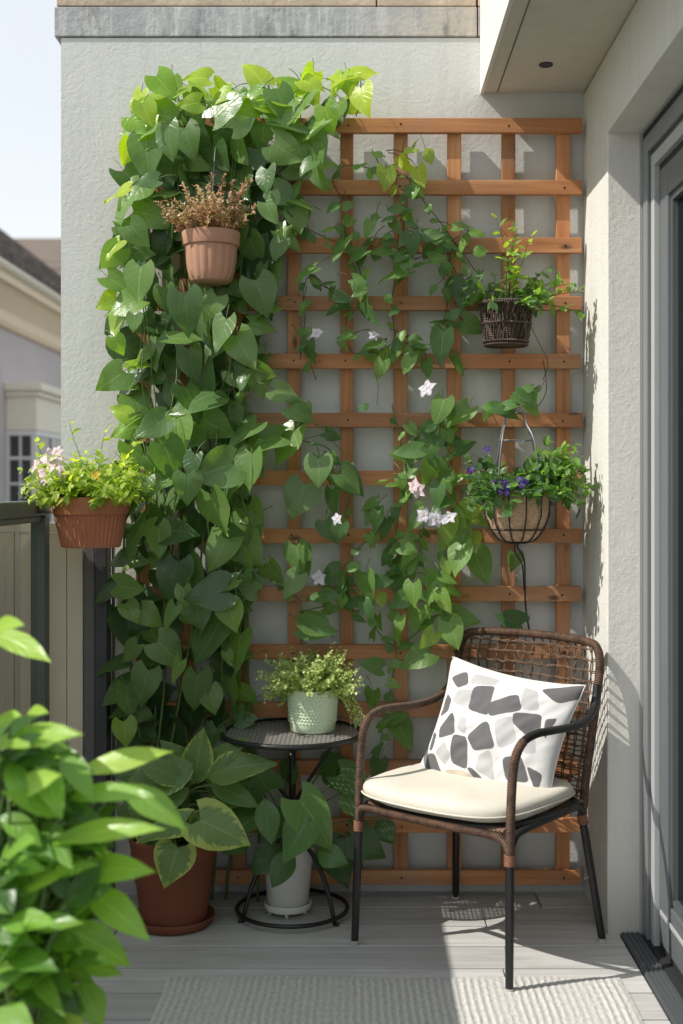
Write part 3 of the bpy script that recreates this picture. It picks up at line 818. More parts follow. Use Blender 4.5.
m = cm(); m.tube([p+Vector((-.022,0,.0)) for p in srect(.2665,.2305,.437,72,4.2,-.028,.032)], .0028, 6, True); m.build('piping', M['cream'], cu)

# ---------------------------------------------------------------- pillow
q0 = [(292,103),(590,150),(515,435),(198,375)]   # corners as read off the print, used to lay the print out on the cloth
def inv_bil(p):
    u = v = .5
    for _ in range(12):
        a = [(1-u)*(1-v),u*(1-v),u*v,(1-u)*v]
        X = sum(a[k]*q0[k][0] for k in range(4)); Y = sum(a[k]*q0[k][1] for k in range(4))
        xu = (1-v)*(q0[1][0]-q0[0][0])+v*(q0[2][0]-q0[3][0]); xv = (1-u)*(q0[3][0]-q0[0][0])+u*(q0[2][0]-q0[1][0])
        yu = (1-v)*(q0[1][1]-q0[0][1])+v*(q0[2][1]-q0[3][1]); yv = (1-u)*(q0[3][1]-q0[0][1])+u*(q0[2][1]-q0[1][1])
        D = xu*yv-xv*yu; ex, ey = p[0]-X, p[1]-Y
        u += (ex*yv-ey*xv)/D; v += (xu*ey-yu*ex)/D
    return (u, v)
DK = [[(292,152),(338,133),(347,165),(318,176)],[(362,170),(413,164),(410,190),(402,236),(350,224)],[(402,207),(470,180),(481,220),(405,239)],[(282,188),(297,202),(290,230),(262,240)],
 [(266,264),(308,230),(317,282),(268,290)],[(350,286),(402,247),(424,312),(366,320)],[(465,226),(522,225),(521,262),(500,280),(463,250)],[(530,235),(553,230),(530,280)],
 [(510,162),(592,148),(582,182),(548,196)],[(310,284),(350,290),(346,362),(304,345)],[(238,322),(260,326),(281,378),(262,390),(232,352)],[(345,358),(360,358),(416,412),(378,406)],
 [(438,330),(482,320),(492,372),(438,376)],[(490,340),(523,350),(505,392)],[(245,272),(258,280),(250,316),(238,312)],[(280,365),(310,378),(300,392),(270,385)],[(470,420),(500,400),(515,434)]]
LT = [[(320,180),(372,178),(342,222),(300,206)],[(420,250),(462,234),(472,290),(430,312)],[(288,298),(305,330),(288,352),(262,322)],[(378,330),(412,316),(412,382),(366,360)],[(430,388),(484,380),(512,422),(450,432)],[(478,160),(508,170),(516,216),(480,216)],[(330,240),(350,250),(345,285),(322,270)],[(215,340),(232,352),(250,385),(200,375)],[(360,135),(420,145),(412,162),(350,165)],[(480,285),(512,280),(512,310),(488,315)]]
BG_ = [[(283,362),(345,364),(382,406),(330,392)]]
def inpoly(p, poly):
    c = False; n = len(poly)
    for i in range(n):
        a, b = poly[i], poly[(i+1)%n]
        if (a[1] > p[1]) != (b[1] > p[1]) and p[0] < (b[0]-a[0])*(p[1]-a[1])/(b[1]-a[1])+a[0]: c = not c
    return c
def roundp(poly):
    out = []; gx = sum(p[0] for p in poly)/len(poly); gy = sum(p[1] for p in poly)/len(poly)
    poly = [(gx+(p[0]-gx)*1.04, gy+(p[1]-gy)*1.04) for p in poly]
    n = len(poly)
    for i in range(n):
        a, b, c = poly[i-1], poly[i], poly[(i+1)%n]
        for t in (0,.25,.5,.75,1):
            p = [(.24*a[k]+.76*b[k]) for k in (0,1)]; q = [(.24*c[k]+.76*b[k]) for k in (0,1)]
            out.append(tuple((1-t)**2*p[k]+2*t*(1-t)*b[k]+t*t*q[k] for k in (0,1)))
    return out
PD = [[inv_bil(p) for p in roundp(q)] for q in DK]; PL = [[inv_bil(p) for p in roundp(q)] for q in LT]; PB = [[inv_bil(p) for p in roundp(q)] for q in BG_]
def pcol(u, v):
    for q in PD:
        if inpoly((u,v), q): return (.125,.123,.130,1)
    for q in PL:
        if inpoly((u,v), q): return (.47,.47,.475,1)
    for q in PB:
        if inpoly((u,v), q): return (.56,.49,.40,1)
    return (.68,.68,.675,1)
pc = Vector((.005,.080,.583)); lean = math.radians(24)
# pillow frame: leans back against the net, rolled a little clockwise
PM = CM @ Matrix.Translation(pc) @ Matrix.Rotation(math.radians(6),4,'Z') @ Matrix.Rotation(-lean,4,'X') @ Matrix.Rotation(math.radians(6.5),4,'Y')
PW, PH_ = .452, .392
def pil(u, v, sgn):
    a, b = 2*u-1, 2*v-1
    x = PW/2*a*(1-.10*(1-b*b)); z = -PH_/2*b*(1-.105*(1-a*a))
    th = max(0,(1-abs(a)**2.2)*(1-abs(b)**2.2))**.55
    y = -sgn*(.078*th)
    wr = .011*mnoise.noise(Vector((a*2.3,b*2.3,sgn*3)))*th + .0065*mnoise.noise(Vector((a*6+b*3,b*5,sgn)))*th
    cr = .004*math.sin(9*(a+b)+2*a)*max(0,abs(a*b)-.2)
    return Vector((x, y - sgn*wr - cr*sgn, z))
pl = thing('throw_pillow', 'square white pillow with grey pebble print propped on the armchair back', 'pillow', PM.translation, crot)
m = MB(PM); m.col = []; n = 260
m.grid(lambda u, v: pil(u, v, 1), n, n)
for i in range(n+1):
    for j in range(n+1): m.col.append(pcol(i/n, j/n))
k = 60; m.grid(lambda u, v: pil(1-u, v, -1), k, k)
for i in range(k+1):
    for j in range(k+1): m.col.append(pcol(i/k, j/k))
m.build('cover', M['pillow'], pl)
m = MB(PM); per = [pil(t,0,1) for t in [i/30 for i in range(30)]]+[pil(1,t,1) for t in [i/30 for i in range(30)]]+[pil(1-t,1,1) for t in [i/30 for i in range(30)]]+[pil(0,1-t,1) for t in [i/30 for i in range(30)]]
m.tube(per, .0022, 6, True); m.build('piping', M['crust'], pl)

# ---------------------------------------------------------------- side table
TX, TY, TZ, TR = -.200, 3.78, .553, .212
tb = thing('side_table', 'small round black metal table with pierced top between pots and armchair', 'table', (TX,TY,0))
m = MB(); n = 32; m.tube([(TX+TR*math.cos(2*PI*k/64),TY+TR*math.sin(2*PI*k/64),TZ) for k in range(64)], .0085, 10, True); m.build('rim', M['black'], tb)
m = MB()
for k in range(n):
    a = -TR+2*TR*(k+.5)/n; hl = math.sqrt(max(0,TR*TR-a*a))
    if hl < .02: continue
    for ax in (0,1):
        P = []
        nn = max(4,int(hl*2/.0053))
        for i in range(nn+1):
            t = -hl+2*hl*i/nn; zz = TZ + .0012*math.sin((t/ (2*TR/n) )*PI + k*PI + ax*PI) + .002
            P.append((TX+(t if ax == 0 else a), TY+(a if ax == 0 else t), zz))
        m2 = .0040
        for i in range(nn):
            p, q = Vector(P[i]), Vector(P[i+1]); o = Vector((0,m2,0)) if ax == 0 else Vector((m2,0,0))
            m.face([m.vert(v_) for v_ in (p-o,p+o,q+o,q-o)])
m.build('pierced_top', M['pierce'], tb)
m = MB(); m.tube([(TX,TY,.24),(TX,TY,TZ-.004)], .010, 12); m.build('stem', M['black'], tb)
for a in (205,325,90):
    ca, sa = math.cos(math.radians(a)), math.sin(math.radians(a))
    m = MB(); m.tube([(TX+.165*ca,TY+.165*sa,TZ-.006),(TX+.15*ca,TY+.15*sa,TZ-.02),(TX+.02*ca,TY+.02*sa,.36),(TX+.008*ca,TY+.008*sa,.34)], .0058, 8); m.build('brace', M['black'], tb)
    m = MB(); P = [(.008,.36),(.012,.30),(.04,.235),(.085,.185),(.122,.125),(.145,.06),(.160,.002)]
    m.tube(smooth([(TX+r*ca,TY+r*sa,z) for r, z in P],5), .0068, 8)
    m.tube([(TX+.158*ca,TY+.158*sa,.0005),(TX+.172*ca,TY+.172*sa,.0045)], .006, 8); m.build('leg', M['black'], tb)
m = MB(); m.tube([(TX+.168*math.cos(2*PI*k/64),TY+.168*math.sin(2*PI*k/64),.022) for k in range(64)], .0068, 8, True); m.build('foot_ring', M['black'], tb)

# ---------------------------------------------------------------- potted plants helpers
def soil(parent, c, r, z):
    m = MB(); m.lathe([(.0005,.004),(r*.5,.003),(r*.98,-.002),(r,-.012)], 28, (c[0],c[1],z)); return m.build('soil', M['soil'], parent)

# sage pot on the table with fine lime plant
p1 = thing('potted_plant', 'fine lime-green trailing plant in a dimpled pale pot on the table', 'potted plant', (-.139,3.80,TZ+.004))
c = Vector((-.139,3.80,TZ+.004)); r0 = .077
m = MB(); m.lathe([(.003,0),(.062,0),(.068,.004),(.071,.03),(.0765,.115),(.078,.128),(.076,.131),(.073,.128),(.070,.10)], 48, c); pot = m.build('pot', M['sage'], p1, angle=50)
m = MB()
for row in range(9):
    z = .032+row*.0098; rr_ = .071+(z-.03)*.065
    for k in range(42):
        a = 2*PI*(k+.5*(row%2))/42
        o = c+Vector((rr_*math.cos(a), rr_*math.sin(a), z)); rad = Vector((math.cos(a),math.sin(a),0)); tg = Vector((-math.sin(a),math.cos(a),0))
        ct = m.vert(o+rad*.0046); ring = [m.vert(o+tg*.0042*math.cos(q)+Vector((0,0,.0040*math.sin(q)))-rad*.0004) for q in [2*PI*i/6 for i in range(6)]]
        for i in range(6): m.face((ring[i],ring[(i+1)%6],ct))
m.build('knobbly_texture', M['sage'], pot)
soil(p1, c, .071, c.z+.118)
Fo = Leaves(); St = MB(); rs_ = random.Random(31)
for k in range(220):
    a = rs_.uniform(0,2*PI); rr_ = rs_.uniform(0,.062); el = rs_.uniform(.35,1.4)
    sprig(Fo, St, c+Vector((rr_*math.cos(a),rr_*math.sin(a),.118)), (math.cos(a)*math.cos(el),math.sin(a)*math.cos(el),math.sin(el)), rs_.uniform(.07,.15), 30, .0155, 'mini', (.2,1.0), (1.1 if math.sin(a) > -.3 else .3) if el < .8 else .45, .55, .0008, rs_, .75)
for dx, dz, ln in ((-.12,1.0,.12),(-.35,.9,.13),(.25,1,.16),(.3,1,.15),(-.5,.7,.14)):
    sprig(Fo, St, c+Vector((dx*.1,0,.12)), (dx,-.15,dz), ln, 34, .011, 'mini', (.5,1), .25, .5, .0011, rs_, .7)
for k in range(6):
    sprig(Fo, St, c+Vector((.055,-.03,.122)), (.9,-.4,.35+.1*k), .13+.012*k, 34, .0115, 'mini', (.4,1), 2.4, .5, .0009, rs_, .7)
Fo.build('foliage', M['sedum'], p1); St.build('stems', M['stem'], p1)

# white pot under the table
c = Vector(W(288,909,3.80)); c.z = 0
c.x = -.215; c.y = 3.80
p2 = thing('potted_plant', 'dark heart-leaved plant in a tall white pot underneath the table', 'potted plant', c)
m = MB(); m.lathe([(.003,.018),(.058,.018),(.062,.022),(.0785,.20),(.080,.205),(.077,.207),(.074,.200),(.072,.16)], 48, c); m.build('pot', M['white'], p2, angle=50)
m = MB(); m.lathe([(.003,.012),(.062,.012),(.070,.016),(.073,.034),(.0715,.036),(.066,.030),(.060,.0185)], 48, c); sa_ = m.build('saucer', M['white'], p2, angle=50)
for a in (200,270,340,60):
    m = MB(); q = c+Vector((.056*math.cos(math.radians(a)),.056*math.sin(math.radians(a)),0)); m.lathe([(.002,.0005),(.006,.001),(.005,.007),(.007,.013)], 12, q); m.build('foot', M['white'], sa_)
soil(p2, c, .074, .19)
Fo = Leaves(); St = MB(); ra = random.Random(5)
big = [(318,818,70,40,112,3.60),(300,838,70,160,3.66,0)]
LV = [((300,800),(331,841),46,3.60,.8),((308,822),(282,855),40,3.57,.45),((265,800),(268,838),26,3.62,.5),((262,812),(234,828),34,3.66,.35),((247,838),(226,848),30,3.68,.25),((270,836),(300,800),30,3.72,.3),((292,852),(272,880),28,3.62,.15),((318,852),(343,860),26,3.60,.35),((268,790),(256,772),38,3.70,.35),((340,775),(372,795),34,3.75,.4),((250,800),(236,815),36,3.70,.3),((345,790),(357,812),24,3.74,.6),((285,780),(292,762),30,3.8,.2),((320,772),(338,760),30,3.85,.25),((350,835),(380,855),40,3.84,.2),((330,850),(350,880),36,3.86,.15),((245,770),(225,785),40,3.80,.25),((378,820),(390,840),24,3.86,.2),((280,845),(255,870),30,3.72,.15)]
for (a, b, wpx, Y, tone) in LV:
    A = W(a[0],a[1],Y); B = W(b[0],b[1],Y-.03); d = B-A
    Fo.leaf(A, d, Vector((-.15+ra.uniform(-.3,.3),-1,.75+ra.uniform(-.2,.3))), d.length*1.18, wpx/F*Y*1.0, 'heart' if wpx > 33 else 'ovate', tone, .18, .18, .05, ra)
    St.tube(smooth([c+Vector((ra.uniform(-.03,.03),ra.uniform(-.03,.03),.19)), (c+Vector((0,0,.26)))*.5+A*.5, A+d*.02],5), .0026, 5)
Fo.build('foliage', M['leafp'], p2); St.build('stems', M['stem'], p2)

# big terracotta floor pot with variegated leaves
c = Vector((-.549,3.70,0))
p3 = thing('potted_plant', 'plant with yellow-edged variegated leaves in a large dark terracotta floor pot', 'potted plant', c)
m = MB(); m.lathe([(.003,.012),(.092,.012),(.098,.016),(.120,.190),(.1215,.196),(.124,.198),(.1275,.212),(.1255,.216),(.129,.236),(.1325,.252),(.1335,.262),(.130,.268),(.125,.264),(.121,.24)], 56, c); m.build('pot', M['terrad'], p3, angle=40)
m = MB(); m.lathe([(.003,.001),(.100,.001),(.112,.006),(.122,.026),(.1215,.032),(.117,.030),(.106,.012),(.003,.010)], 56, c); m.build('saucer', M['terrad'], p3, angle=50)
soil(p3, c, .122, .245)
Fo = Leaves(); St = MB()
def up(*a): return a
LV = [((192,768),(128,788),46,3.62,.25),((188,776),(124,768),40,3.74,.15),((196,782),(198,738),30,3.66,.45),((208,775),(262,757),34,3.62,.3),((206,778),(248,780),28,3.70,.2),((200,820),(243,840),48,3.52,.52),((186,822),(142,835),28,3.54,.42),((178,848),(167,883),38,3.53,.50),((198,830),(205,812),30,3.62,.5),((205,772),(238,742),24,3.66,.25),((196,776),(170,744),24,3.68,.2),((212,784),(252,800),22,3.64,.22),((184,782),(146,762),24,3.60,.28),((188,790),(150,806),22,3.60,.2),((214,806),(236,800),20,3.66,.3),((150,832),(135,812),30,3.64,.4),((140,800),(128,835),36,3.7,.25),((212,790),(228,815),34,3.72,.3),((170,800),(150,775),40,3.78,.25),((160,820),(150,850),28,3.66,.2)]
for (a, b, wpx, Y, tone) in LV:
    A = W(a[0],a[1],Y); B = W(b[0],b[1],Y-.04); d = B-A
    Fo.leaf(A, d, Vector((-.1+ra.uniform(-.25,.25),-.9,.85+ra.uniform(-.2,.2))), d.length*1.15, wpx/F*Y*1.12, 'heart' if a[1] > 800 else 'ovate', tone, .2, .22, .06, ra)
    b0 = c+Vector((ra.uniform(-.03,.05),ra.uniform(-.04,.02),.245)); mid = Vector(((b0.x*.7+A.x*.3), (b0.y+A.y)/2, max(A.z,b0.z)*.6+.4*b0.z+.04))
    St.tube(smooth([b0, mid, A+d*.02],6), [.0042-.0014*i/12 for i in range(13)], 6)
for k in range(9):
    b0 = c+Vector((ra.uniform(-.02,.05),ra.uniform(-.03,.02),.245)); St.tube(smooth([b0,b0+Vector((ra.uniform(-.03,.03),-.01,.1)),b0+Vector((ra.uniform(-.06,.08),-.02,ra.uniform(.16,.26)))],5), .0038, 6)
Fo.build('foliage', M['leafv'], p3); St.build('stems', M['stem'], p3)

# ---------------------------------------------------------------- railing planter
c = Vector(W(91,547,3.70)); 
p4 = thing('railing_planter', 'ribbed terracotta planter of lime foliage hooked onto the railing end', 'potted plant', c)
Rb = 29/F*3.70*1.0; Rt = 38.5/F*3.70; Hh = 50/F*3.70
ribs = lambda a, k: 1 + (.022*math.cos(a*44) if 2 <= k <= 6 else 0)
m = MB(); m.lathe([(.003,0),(Rb*.97,0),(Rb,.004)]+[(Rb+(Rt*.94-Rb)*t, .008+Hh*.62*t) for t in (.02,.25,.5,.75,1)]+[(Rt*.945,Hh*.65),(Rt*.985,Hh*.66),(Rt*1.0,Hh*.70),(Rt*1.045,Hh*.96),(Rt*1.04,Hh*1.0),(Rt*.99,Hh*1.0),(Rt*.95,Hh*.9)], 264, c, ribs); m.build('pot', M['terra'], p4, angle=35)
soil(p4, c, Rt*.95, c.z+Hh*.9)
m = MB(); zz = c.z+Hh*.86
m.box((RXX+.017,3.66,1.225),(c.x-Rt*.85,3.74,1.232)); m.box((RXX-.038,3.66,1.263),(RXX+.021,3.74,1.269)); m.box((RXX+.016,3.66,1.232),(RXX+.021,3.74,1.263)); m.build('bracket', M['dgrey'], p4, False)
Fo = Leaves(); St = MB(); rb = random.Random(14)
for k in range(105):
    a = rb.uniform(0,2*PI); rr_ = Rt*.85*math.sqrt(rb.random()); el = rb.uniform(.35,1.45)
    sprig(Fo, St, c+Vector((rr_*math.cos(a),rr_*math.sin(a),Hh*.9)), (math.cos(a)*math.cos(el),math.sin(a)*math.cos(el),math.sin(el)), rb.uniform(.07,.165), 15, .038, 'mini', (.25,1.0), .35, .5, .0012, rb, .5)
for dx, ln in ((-.1,.26),(.06,.24),(.28,.20),(-.45,.2)):
    sprig(Fo, St, c+Vector((dx*.2,0,Hh*.9)), (dx,-.1,1), ln, 12, .040, 'ovate', (.5,1), .15, .5, .0016, rb, .5)
for k in range(40):
    a = rb.uniform(0,2*PI); el = rb.uniform(.35,1.4)
    sprig(Fo, St, c+Vector((Rt*.6*math.cos(a),Rt*.6*math.sin(a),Hh*.9)), (math.cos(a)*math.cos(el),math.sin(a)*math.cos(el),math.sin(el)), rb.uniform(.08,.16), 9, .036, 'ovate', (.3,.9), .35, .5, .0012, rb, .55)
Fo.build('foliage', M['leafy'], p4); St.build('stems', M['stem'], p4)
for (px, py, Y, r) in ((52,460,3.66,.042),(42,468,3.62,.042),(48,476,3.60,.036),(56,466,3.58,.034)): flower('flower', W(px,py,Y), (-.4+rb.uniform(-.3,.3),-1,.4), r, M['ppink'], p4, 7, rb)
flower('flower', W(62,477,3.58), (0,-1,.3), .014, M['ppink'], p4, 6, rb); flower('flower', W(96,475,3.58), (0,-1,.5), .017, M['pyellow'], p4, 6, rb)
for (px, py) in ((57,452),(70,486),(44,484)): flower('flower', W(px,py,3.62), (-.3,-1,.3), .02, M['ppink'], p4, 6, rb)

# ---------------------------------------------------------------- hanging terracotta pot on the vine
c = Vector(W(211,283,3.80))
p5 = thing('hanging_pot', 'pale fluted terracotta pot of dry pinkish sprays hung in front of the dense climber', 'potted plant', c)
Rt = 28.5/F*3.8; Hh = 50/F*3.8
fl = lambda a, k: 1 + ((.030*abs(math.cos(a*9))-.015) if 3 <= k <= 8 else 0)
m = MB(); m.lathe([(.003,0),(Rt*.62,0),(Rt*.70,.004),(Rt*.76,.016),(Rt*.82,.035),(Rt*.865,.06),(Rt*.89,.08),(Rt*.905,.10),(Rt*.91,Hh*.70),(Rt*.91,Hh*.72),(Rt*.98,Hh*.73),(Rt*.995,Hh*.76),(Rt*1.03,Hh*.96),(Rt*1.02,Hh),(Rt*.96,Hh),(Rt*.92,Hh*.88)], 180, c, fl); m.build('pot', M['terrap'], p5, angle=35)
soil(p5, c, Rt*.93, c.z+Hh*.88)
m = MB(); tp = W(217,128,3.90); m.tube(smooth([c+Vector((.0,-.0,Hh*.95)), c+Vector((.006,.02,.35)), tp],5), .0014, 5)
m.tube(smooth([c+Vector((0,Rt,Hh*.95)), c+Vector((0,Rt+.03,Hh*1.02)), Vector((c.x,3.928,c.z+Hh*.9))],5), .0022, 6); m.build('hanger_wire', M['greywire'], p5)
Fo = Leaves(); St = MB(); rc = random.Random(77)
for k in range(115):
    a = rc.uniform(0,2*PI); rr_ = Rt*.8*math.sqrt(rc.random()); el = rc.uniform(.85,1.52)
    sprig(Fo, St, c+Vector((rr_*math.cos(a),rr_*math.sin(a),Hh*.88)), (math.cos(a)*math.cos(el),math.sin(a)*math.cos(el),math.sin(el)), rc.uniform(.07,.15), 26, .019, 'mini', (.05,.75), .3, .4, .0009, rc, .45)
for dx, ln in ((-.35,.17),(.12,.20),(.02,.19),(.42,.20),(.50,.19),(-.1,.16),(.3,.18),(-.9,.14)):
    sprig(Fo, St, c+Vector((dx*.08,-.01,Hh*.9)), (dx,-.1,1), ln, 60, .019, 'mini', (.35,.85), .05, .35, .0013, rc, .5)
Fo.build('foliage', M['heath'], p5); St.build('stems', M['bark'], p5)

# ---------------------------------------------------------------- upper right woven basket
c = Vector(W(506,346,3.83))
p6 = thing('hanging_basket', 'small dark woven basket of yellow-green trailing leaves on the upper trellis', 'hanging basket', c)
Rt = 26/F*3.83; Rbm = 21.5/F*3.83; Hh = 43/F*3.83
m = MB()
prof = [(Rbm*.9,.0),(Rbm,.008),(Rbm+(Rt-Rbm)*.5,Hh*.5),(Rt,Hh)]
def rad(z): 
    return Rbm*.93+(Rt-Rbm*.93)*min(1,(z/Hh)**.6)
for k in range(44):
    a = 2*PI*k/44 + rc.uniform(-.03,.03)
    m.tube([c+Vector(((rad(z)+.0015*math.sin(z*300+k*PI))*math.cos(a+.10*math.sin(z*40+k)), (rad(z)+.0015*math.sin(z*300+k*PI))*math.sin(a+.10*math.sin(z*40+k)), z)) for z in [Hh*i/12 for i in range(13)]], .0034, 5)
bk = m.build('woven_side', M['basket'], p6)
m = MB(); m.lathe([(.002,.003),(Rbm*.86,.003),(Rbm*.9,.01),(Rt*.94,Hh*.97),(Rt*.9,Hh*.97)], 32, c); m.build('liner', M['bark'], p6)
m = MB()
for z in (.002,.012,Hh*.5,Hh*.97,Hh):
    m.tube([c+Vector(((rad(z)+.003)*math.cos(q),(rad(z)+.003)*math.sin(q),z)) for q in [2*PI*i/40 for i in range(40)]], .0035, 6, True)
m.build('hoop', M['basket'], p6)
m = MB(); m.tube(smooth([c+Vector((0,Rt,Hh)), c+Vector((0,Rt+.012,Hh+.02)), Vector((c.x,3.931,c.z+Hh+.012))],4), .0025, 6)
m.build('hook', M['wire'], p6)
soil(p6, c, Rt*.9, c.z+Hh*.93)
Fo = Leaves(); St = MB(); rd = random.Random(8)
for k in range(24):
    a = rd.uniform(0,2*PI); el = rd.uniform(.2,1.4)
    sprig(Fo, St, c+Vector((Rt*.6*math.cos(a),Rt*.6*math.sin(a),Hh*.93)), (math.cos(a)*math.cos(el),math.sin(a)*math.cos(el)-.1,math.sin(el)), rd.uniform(.07,.15), 8, .040, 'ovate', (.25,.85), .6, .5, .0013, rd, .55)
for dx, dz, ln, tn in ((.15,1,.27,.9),(.05,1,.25,.9),(.24,1,.24,1),(.10,1,.28,.95),(-.1,1,.20,.7),(.9,.5,.18,.75),(1.0,.35,.20,.8),(1,.15,.21,.7),(-.6,.5,.13,.5),(.5,.8,.16,.6)):
    sprig(Fo, St, c+Vector((dx*.04,-.02,Hh*.95)), (dx,-.15,dz), ln, 11, .046, 'ovate', (tn-.25,tn+.1), .5 if dz > .8 else .3, .5, .0016, rd, .5)
for k in range(3):
    P = [W(530,325,3.80)+Vector((.01*k,0,0)), W(540,345,3.78), W(548,363+6*k,3.80), W(543,380,3.84)]
    if k == 0: St.tube(smooth(P,5), .0012, 4)
Fo.build('foliage', M['leafl'], p6); St.build('stems', M['bark'], p6)

# ---------------------------------------------------------------- lower right wire basket with coir
c = Vector(W(517,543,3.80))
p7 = thing('hanging_basket', 'wire basket with brown coir liner and purple flowers hanging below the smaller basket', 'hanging basket', c)
Rt = 33/F*3.80; Hh = 57/F*3.80
def rad7(z): return Rt*(.25+.75*min(1,(z/(Hh*.50)))**.40) if z < Hh*.55 else Rt*(1+.05*(z/Hh-.55))
m = MB(); m.lathe([(.002,.004)]+[(rad7(Hh*t)*.955,Hh*t+.002) for t in (.03,.1,.2,.3,.42,.55,.7,.85,.98)]+[(rad7(Hh)*.9,Hh*.99),(rad7(Hh)*.88,Hh*.9)], 40, c); m.build('coir_liner', M['coir'], p7)
m = MB()
for k in range(12):
    a = 2*PI*k/12+.15; m.tube([c+Vector((rad7(z)*1.0*math.cos(a),rad7(z)*math.sin(a),z)) for z in [Hh*i/16 for i in range(17)]], .0024, 6)
for z in (Hh*.24,Hh*.99): m.tube([c+Vector((rad7(z)*1.02*math.cos(q),rad7(z)*1.02*math.sin(q),z)) for q in [2*PI*i/48 for i in range(48)]], .0027, 6, True)
m.tube([c+Vector((.02*math.cos(q),.02*math.sin(q),.0)) for q in [2*PI*i/16 for i in range(16)]], .0027, 6, True)
m.build('wire_cage', M['wire'], p7)
m = MB(); m.lathe([(Rt*1.03,Hh*.90),(Rt*1.06,Hh*.93),(Rt*1.06,Hh*1.07),(Rt*1.0,Hh*1.08),(Rt*.95,Hh*.95)], 44, c); m.build('band', M['dgrey'], p7, angle=40)
m = MB(); tp = W(515,413,3.82)
for (dx, dy) in ((-.055,-.05),(.05,-.055),(.06,.05),(-.05,.055)):
    m.tube(smooth([c+Vector((dx*1.2,dy*1.2,Hh)), c+Vector((dx*.95,dy*.95,Hh+.13)), tp+Vector((dx*.62,dy*.62,-.035)), tp+Vector((dx*.45,dy*.45,-.004)), tp],5), .0028, 6)
m.tube([tp+Vector((.052*math.cos(q),.045*math.sin(q),-.085)) for q in [2*PI*i/28 for i in range(28)]], .0018, 5, True)
m.build('hanger', M['greywire'], p7)
m = MB(); m.tube(smooth([tp, tp+Vector((.004,.05,.02)), Vector((tp.x+.004,3.931,tp.z+.012))],5), .0025, 6)
m.tube(smooth([W(533,413,3.86),W(545,395,3.9),W(546,378,3.92),W(543,360,3.92)],6), .0014, 5); m.build('hook', M['wire'], p7)
m = MB(); q = c
m.tube(smooth([q+Vector((0,0,.004)), W(518,548,3.8), W(524,560,3.83), W(525,585,3.88), W(526,610,3.91), W(530,634,3.92)],6), .0030, 6)
m.tube(smooth([q+Vector((-.006,0,.004)), W(515,552,3.79), W(521,562,3.80), W(523,572,3.83), W(524,590,3.88)],6), .0025, 6); m.build('cord', M['wire'], p7)
soil(p7, c, Rt*.95, c.z+Hh*.95)
Fo = Leaves(); St = MB(); re_ = random.Random(44)
for k in range(62):
    a = re_.uniform(0,2*PI); el = re_.uniform(.05,1.2); rr_ = Rt*.85*math.sqrt(re_.random())
    sprig(Fo, St, c+Vector((rr_*math.cos(a),rr_*math.sin(a),Hh*.98)), (math.cos(a)*math.cos(el),math.sin(a)*math.cos(el)-.15,math.sin(el)), re_.uniform(.08,.15), 10, .042, 'ovate', (.1,.65), .9, .5, .0013, re_, .55)
for k in range(26):   # paler bushy side
    sprig(Fo, St, c+Vector((.05+re_.uniform(-.03,.03),-.02,Hh*1.0)), (re_.uniform(.1,1),-.3+re_.uniform(-.3,.3),re_.uniform(.3,1)), re_.uniform(.11,.20), 15, .040, 'ovate', (.4,.85), .8, .5, .0013, re_, .55)
for (dx, dz, ln) in ((-.7,.1,.13),(-.5,-.1,.12),(-.3,-.2,.10),(.9,.1,.14)):
    sprig(Fo, St, c+Vector((dx*.08,-.08,Hh*1.0)), (dx,-.5,dz), ln, 8, .05, 'ovate', (.3,.6), 1.0, .5, .0015, re_, .65)
# ivy growing over the hanger top
for (x, y, s_, a, t) in ((490,408,26,190,.6),(487,414,22,110,.75),(505,409,30,5,.35),(515,403,24,-20,.5),(527,400,30,30,.5),(533,410,26,60,.65),(536,392,24,-60,.45),(520,395,22,200,.4),(528,388,20,-30,.5),(512,415,24,30,.5)):
    d = vdir(a,.1); P0 = W(x,y,3.80+re_.uniform(-.02,.02)); ln = s_/F*3.8; Fo.leaf(P0-d*ln*.4, d, (re_.uniform(-.4,.2),-1,.6), ln*.78, ln*.55, 'heart', t, .2, .2, .05, re_)
St.tube(smooth([W(487,412,3.80),W(505,410,3.80),W(520,407,3.81),W(535,400,3.82),W(545,380,3.88)],5), .0014, 4)
Fo.build('foliage', M['leafl'], p7); St.build('stems', M['stem'], p7)
for k in range(15):
    px, py = re_.choice([(506,485),(514,480),(522,482),(510,490),(528,487),(503,492),(497,480),(520,490),(512,484),(490,450),(470,468)])
    flower('flower', W(px+re_.uniform(-5,5),py+re_.uniform(-4,4),3.66+re_.uniform(0,.04)), (re_.uniform(-.6,.6),-1,re_.uniform(-.2,.7)), re_.uniform(.009,.014), M['ppurple'], p7, 5, re_)

# ---------------------------------------------------------------- climbing vines
def vine_leaf(Fo, St, x, y, size, ang, Y, tone, kind='heart', rnd=R, asp=None, tilt=None, stem=True):
    d = vdir(ang + rnd.uniform(-8,8), rnd.uniform(-.05,.35)).normalized()
    ln = size/F*Y; P = W(x,y,Y)
    n = Vector(tilt) if tilt else Vector((-.42+rnd.gauss(0,.55), -.9, .62+rnd.gauss(0,.48)))
    base = P - d*ln*.42
    Fo.leaf(base, d, n, ln, ln*(asp or rnd.uniform(.82,1.02)), kind, tone, rnd.uniform(.02,.30), rnd.uniform(.05,.32), rnd.uniform(.03,.08), rnd)
    if stem:
        e = base + Vector((rnd.uniform(-.03,.03)-d.x*.03, min(.04,3.925-base.y)*.8, rnd.uniform(.0,.035)-d.z*.02))
        St.tube([base + d*ln*.03, base*.5+e*.5+Vector((0,0,.006)), e], [.0011,.0013,.0016], 4, tone=.4)

